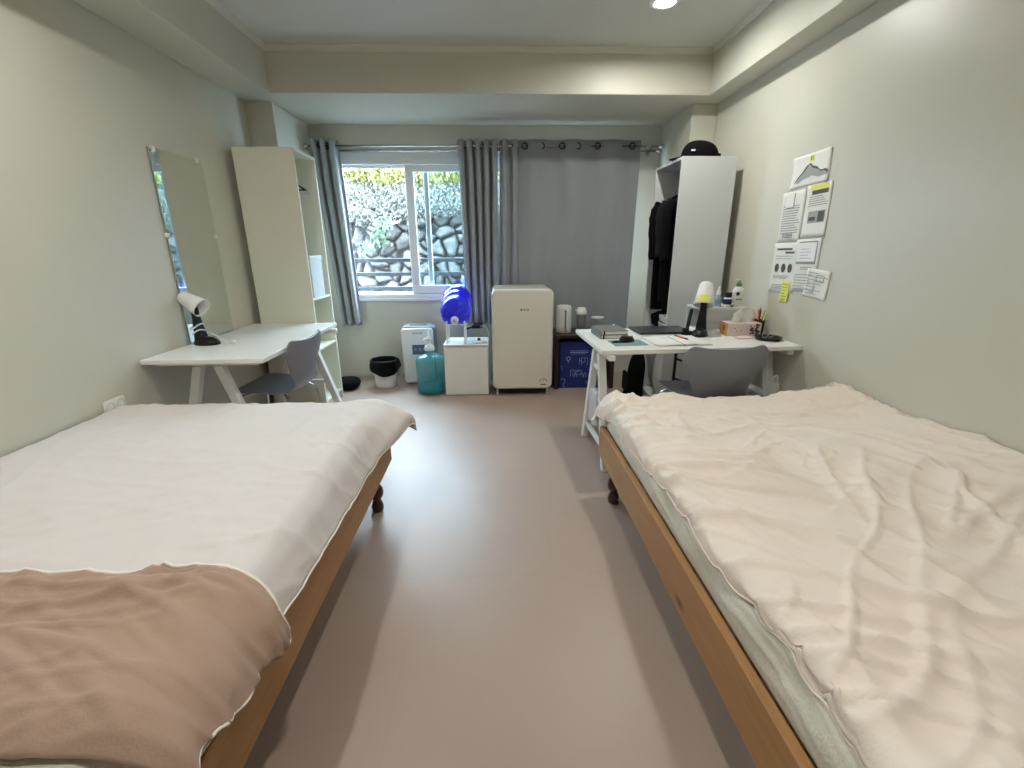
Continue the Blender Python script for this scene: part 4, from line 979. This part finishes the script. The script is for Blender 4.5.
arc = [(math.cos(a) * .030, math.sin(a) * .028) for a in [PI * i / 12 for i in range(13)]]
for i in range(12): k.bar((.185 + arc[i][0], -.2625, .130 + arc[i][1]), (.185 + arc[i + 1][0], -.2625, .130 + arc[i + 1][1]), .005, .0012, (0, 1, 0))
k.bar((.185, -.2625, .130), (.192, -.2625, .148), .004, .0012, (0, 1, 0)); k.box(.160, .210, -.2632, -.2615, .098, .107)
obj('energy_label', k, M_printd, fr)

# ------------------------------------------------------------------ dark side table with kettle, tumbler, box below
sd = thing('side_table', 'dark brown side table between the fridge and the right desk', 'side table', (.815, 4.18, 0))
obj('table_top', MB().box(-.275, .285, -.19, .19, .485, .515), M_espresso, sd, bevel=.003)
obj('side_panel', MB().box(-.272, -.235, -.185, .185, 0, .485), M_espresso, sd, bevel=.002)
obj('side_panel', MB().box(.245, .282, -.185, .185, 0, .485), M_espresso, sd, bevel=.002)
obj('back_rail', MB().box(-.235, .245, .165, .183, .40, .485), M_espresso, sd)
kt = thing('kettle', 'white cylindrical kettle on the dark side table', 'kettle', (.636, 4.15, .5153))
obj('kettle_body', MB().lathe([(.070, 0), (.073, .005), (.072, .05), (.069, .225), (.066, .236)], 36), M_whitep, kt, smooth=True)
obj('lid', MB().lathe([(.066, .2362), (.064, .246), (.050, .251), (.012, .252)], 36), M_whitep, kt, smooth=True)
obj('handle', MB().tube(spline([(.014, -.066, .222), (.018, -.105, .215), (.018, -.108, .12), (.018, -.105, .05), (.014, -.070, .045)], 5), .0105, 10), M_whitep, kt, smooth=True)
obj('handle_gap', MB().box(.000, .010, -.0755, -.070, .05, .215), M_print, kt)
tm = thing('tumbler', 'grey tumbler with white lid on the dark side table', 'tumbler', (.80, 4.15, .5153))
obj('cup', MB().lathe([(.032, 0), (.034, .003), (.043, .165), (.043, .172)], 30), M_frost, tm, smooth=True)
obj('lid', MB().lathe([(.047, .165), (.050, .172), (.049, .195), (.040, .205), (.038, .224), (.030, .228)], 30), M_whitep, tm, smooth=True)
obj('lid_flap', MB().box(-.058, -.012, -.02, .02, .196, .208), M_whitep, tm, bevel=.004)
tp = thing('cup_stand', 'small white flat-topped stand behind the grey notebooks on the dark table', 'stand', (.955, 4.15, .5153))
obj('stem', MB().lathe([(.030, 0), (.032, .006), (.010, .014), (.008, .09)], 20), M_clear, tp, smooth=True)
obj('plate', MB().lathe([(.008, .09), (.016, .108), (.040, .122), (.058, .128), (.060, .138), (.054, .140), (.0, .134)], 30, cap=False), M_whitep, tp, smooth=True)
bb = thing('carton', 'blue printed carton under the dark side table', 'carton', (.797, 4.16, 0))
obj('carton_body', MB().box(-.205, .205, -.13, .15, 0, .445), M_bluebox, bb, bevel=.003)
k = MB()
yy = -.1306
def stroke(pts, w=.006):
    for a, b_ in zip(pts[:-1], pts[1:]): k.bar((a[0], yy, a[1]), (b_[0], yy, b_[1]), w, .0012, (0, 1, 0))
stroke([(-.11, .345), (.06, .345)], .010); stroke([(-.11, .362), (.06, .362)], .003); stroke([(-.10, .33), (.03, .33)], .003)
stroke([(-.02, .29), (-.02, .235)], .005); stroke([(0, .295), (0, .22)], .005); stroke([(-.02, .265), (0, .265)], .004); stroke([(.0, .295), (.03, .29), (.03, .25), (.0, .25)], .004); stroke([(.055, .22), (.055, .29), (.03, .295)], .004)
stroke([(-.125 + .018 * math.cos(a), .285 + .018 * math.sin(a)) for a in [i * PI / 4 for i in range(9)]], .007); stroke([(-.125, .267), (-.125, .24)], .005)
stroke([(-.10, .175), (-.10, .115)], .005); stroke([(-.10, .175), (.0, .172), (0, .13), (-.06, .13), (-.06, .16), (-.02, .16)], .005); stroke([(-.085, .15), (-.07, .11), (-.05, .15), (-.04, .105)], .005)
stroke([(.01, .145), (.02, .105), (.03, .145), (.045, .145), (.045, .10)], .005)
stroke([(-.19, .08), (-.165, .095), (-.15, .075), (-.165, .04), (-.17, .02), (-.15, .015)], .006)
stroke([(-.19, .22), (-.18, .18)], .004); stroke([(.08, .34), (.10, .31), (.12, .33)], .005)
obj('printed_drawings', k, M_mark, bb)
textmesh('printed_lettering', 'Two F', .034, M_mark, bb, (.085, -.1308, .05), (PI / 2, 0, 0))

# ------------------------------------------------------------------ world, portal, camera
wd = bpy.data.worlds.new('World'); bpy.context.scene.world = wd; wd.use_nodes = True
bg = wd.node_tree.nodes['Background']; bg.inputs[0].default_value = (.66, .83, 1.0, 1); bg.inputs[1].default_value = 17.0
pl_ = bpy.data.lights.new('window_portal', 'AREA'); pl_.shape = 'RECTANGLE'; pl_.size = WX1 - WX0; pl_.size_y = WZ1 - WZ0
po = bpy.data.objects.new('window_portal', pl_); C.objects.link(po); po.location = ((WX0 + WX1) / 2, YB + .22, (WZ0 + WZ1) / 2)
po.rotation_euler = (-PI / 2, 0, 0); pl_.cycles.is_portal = True

f, pt, yw, rl_, hh = 447.246, .2983, .0359, .0059, 1.2879
c, s = math.cos(yw), math.sin(yw); cpp, sp = math.cos(pt), math.sin(pt)
Rv = Vector((c, -s, 0)); Fv = Vector((s * cpp, c * cpp, -sp)); Uv = Vector((s * sp, c * sp, cpp))
RR = Rv * math.cos(rl_) - Uv * math.sin(rl_); UU = Rv * math.sin(rl_) + Uv * math.cos(rl_)
cam = bpy.data.cameras.new('camera'); co = bpy.data.objects.new('camera', cam); C.objects.link(co)
cam.sensor_width = 36; cam.lens = 36 * f / 1024; cam.clip_start = .02
co.matrix_world = Matrix(((RR.x, UU.x, -Fv.x, 0), (RR.y, UU.y, -Fv.y, 0), (RR.z, UU.z, -Fv.z, hh), (0, 0, 0, 1)))
sc = bpy.context.scene; sc.camera = co
sc.view_settings.view_transform = 'Standard'; sc.view_settings.look = 'None'; sc.view_settings.gamma = 1; sc.view_settings.use_curve_mapping = False
sc.view_settings.exposure = 1.1
sc.cycles.use_denoising = True
sc.cycles.max_bounces = 12; sc.cycles.diffuse_bounces = 6; sc.cycles.transparent_max_bounces = 12
sc.cycles.sample_clamp_indirect = 6.0; sc.cycles.caustics_reflective = False; sc.cycles.caustics_refractive = False
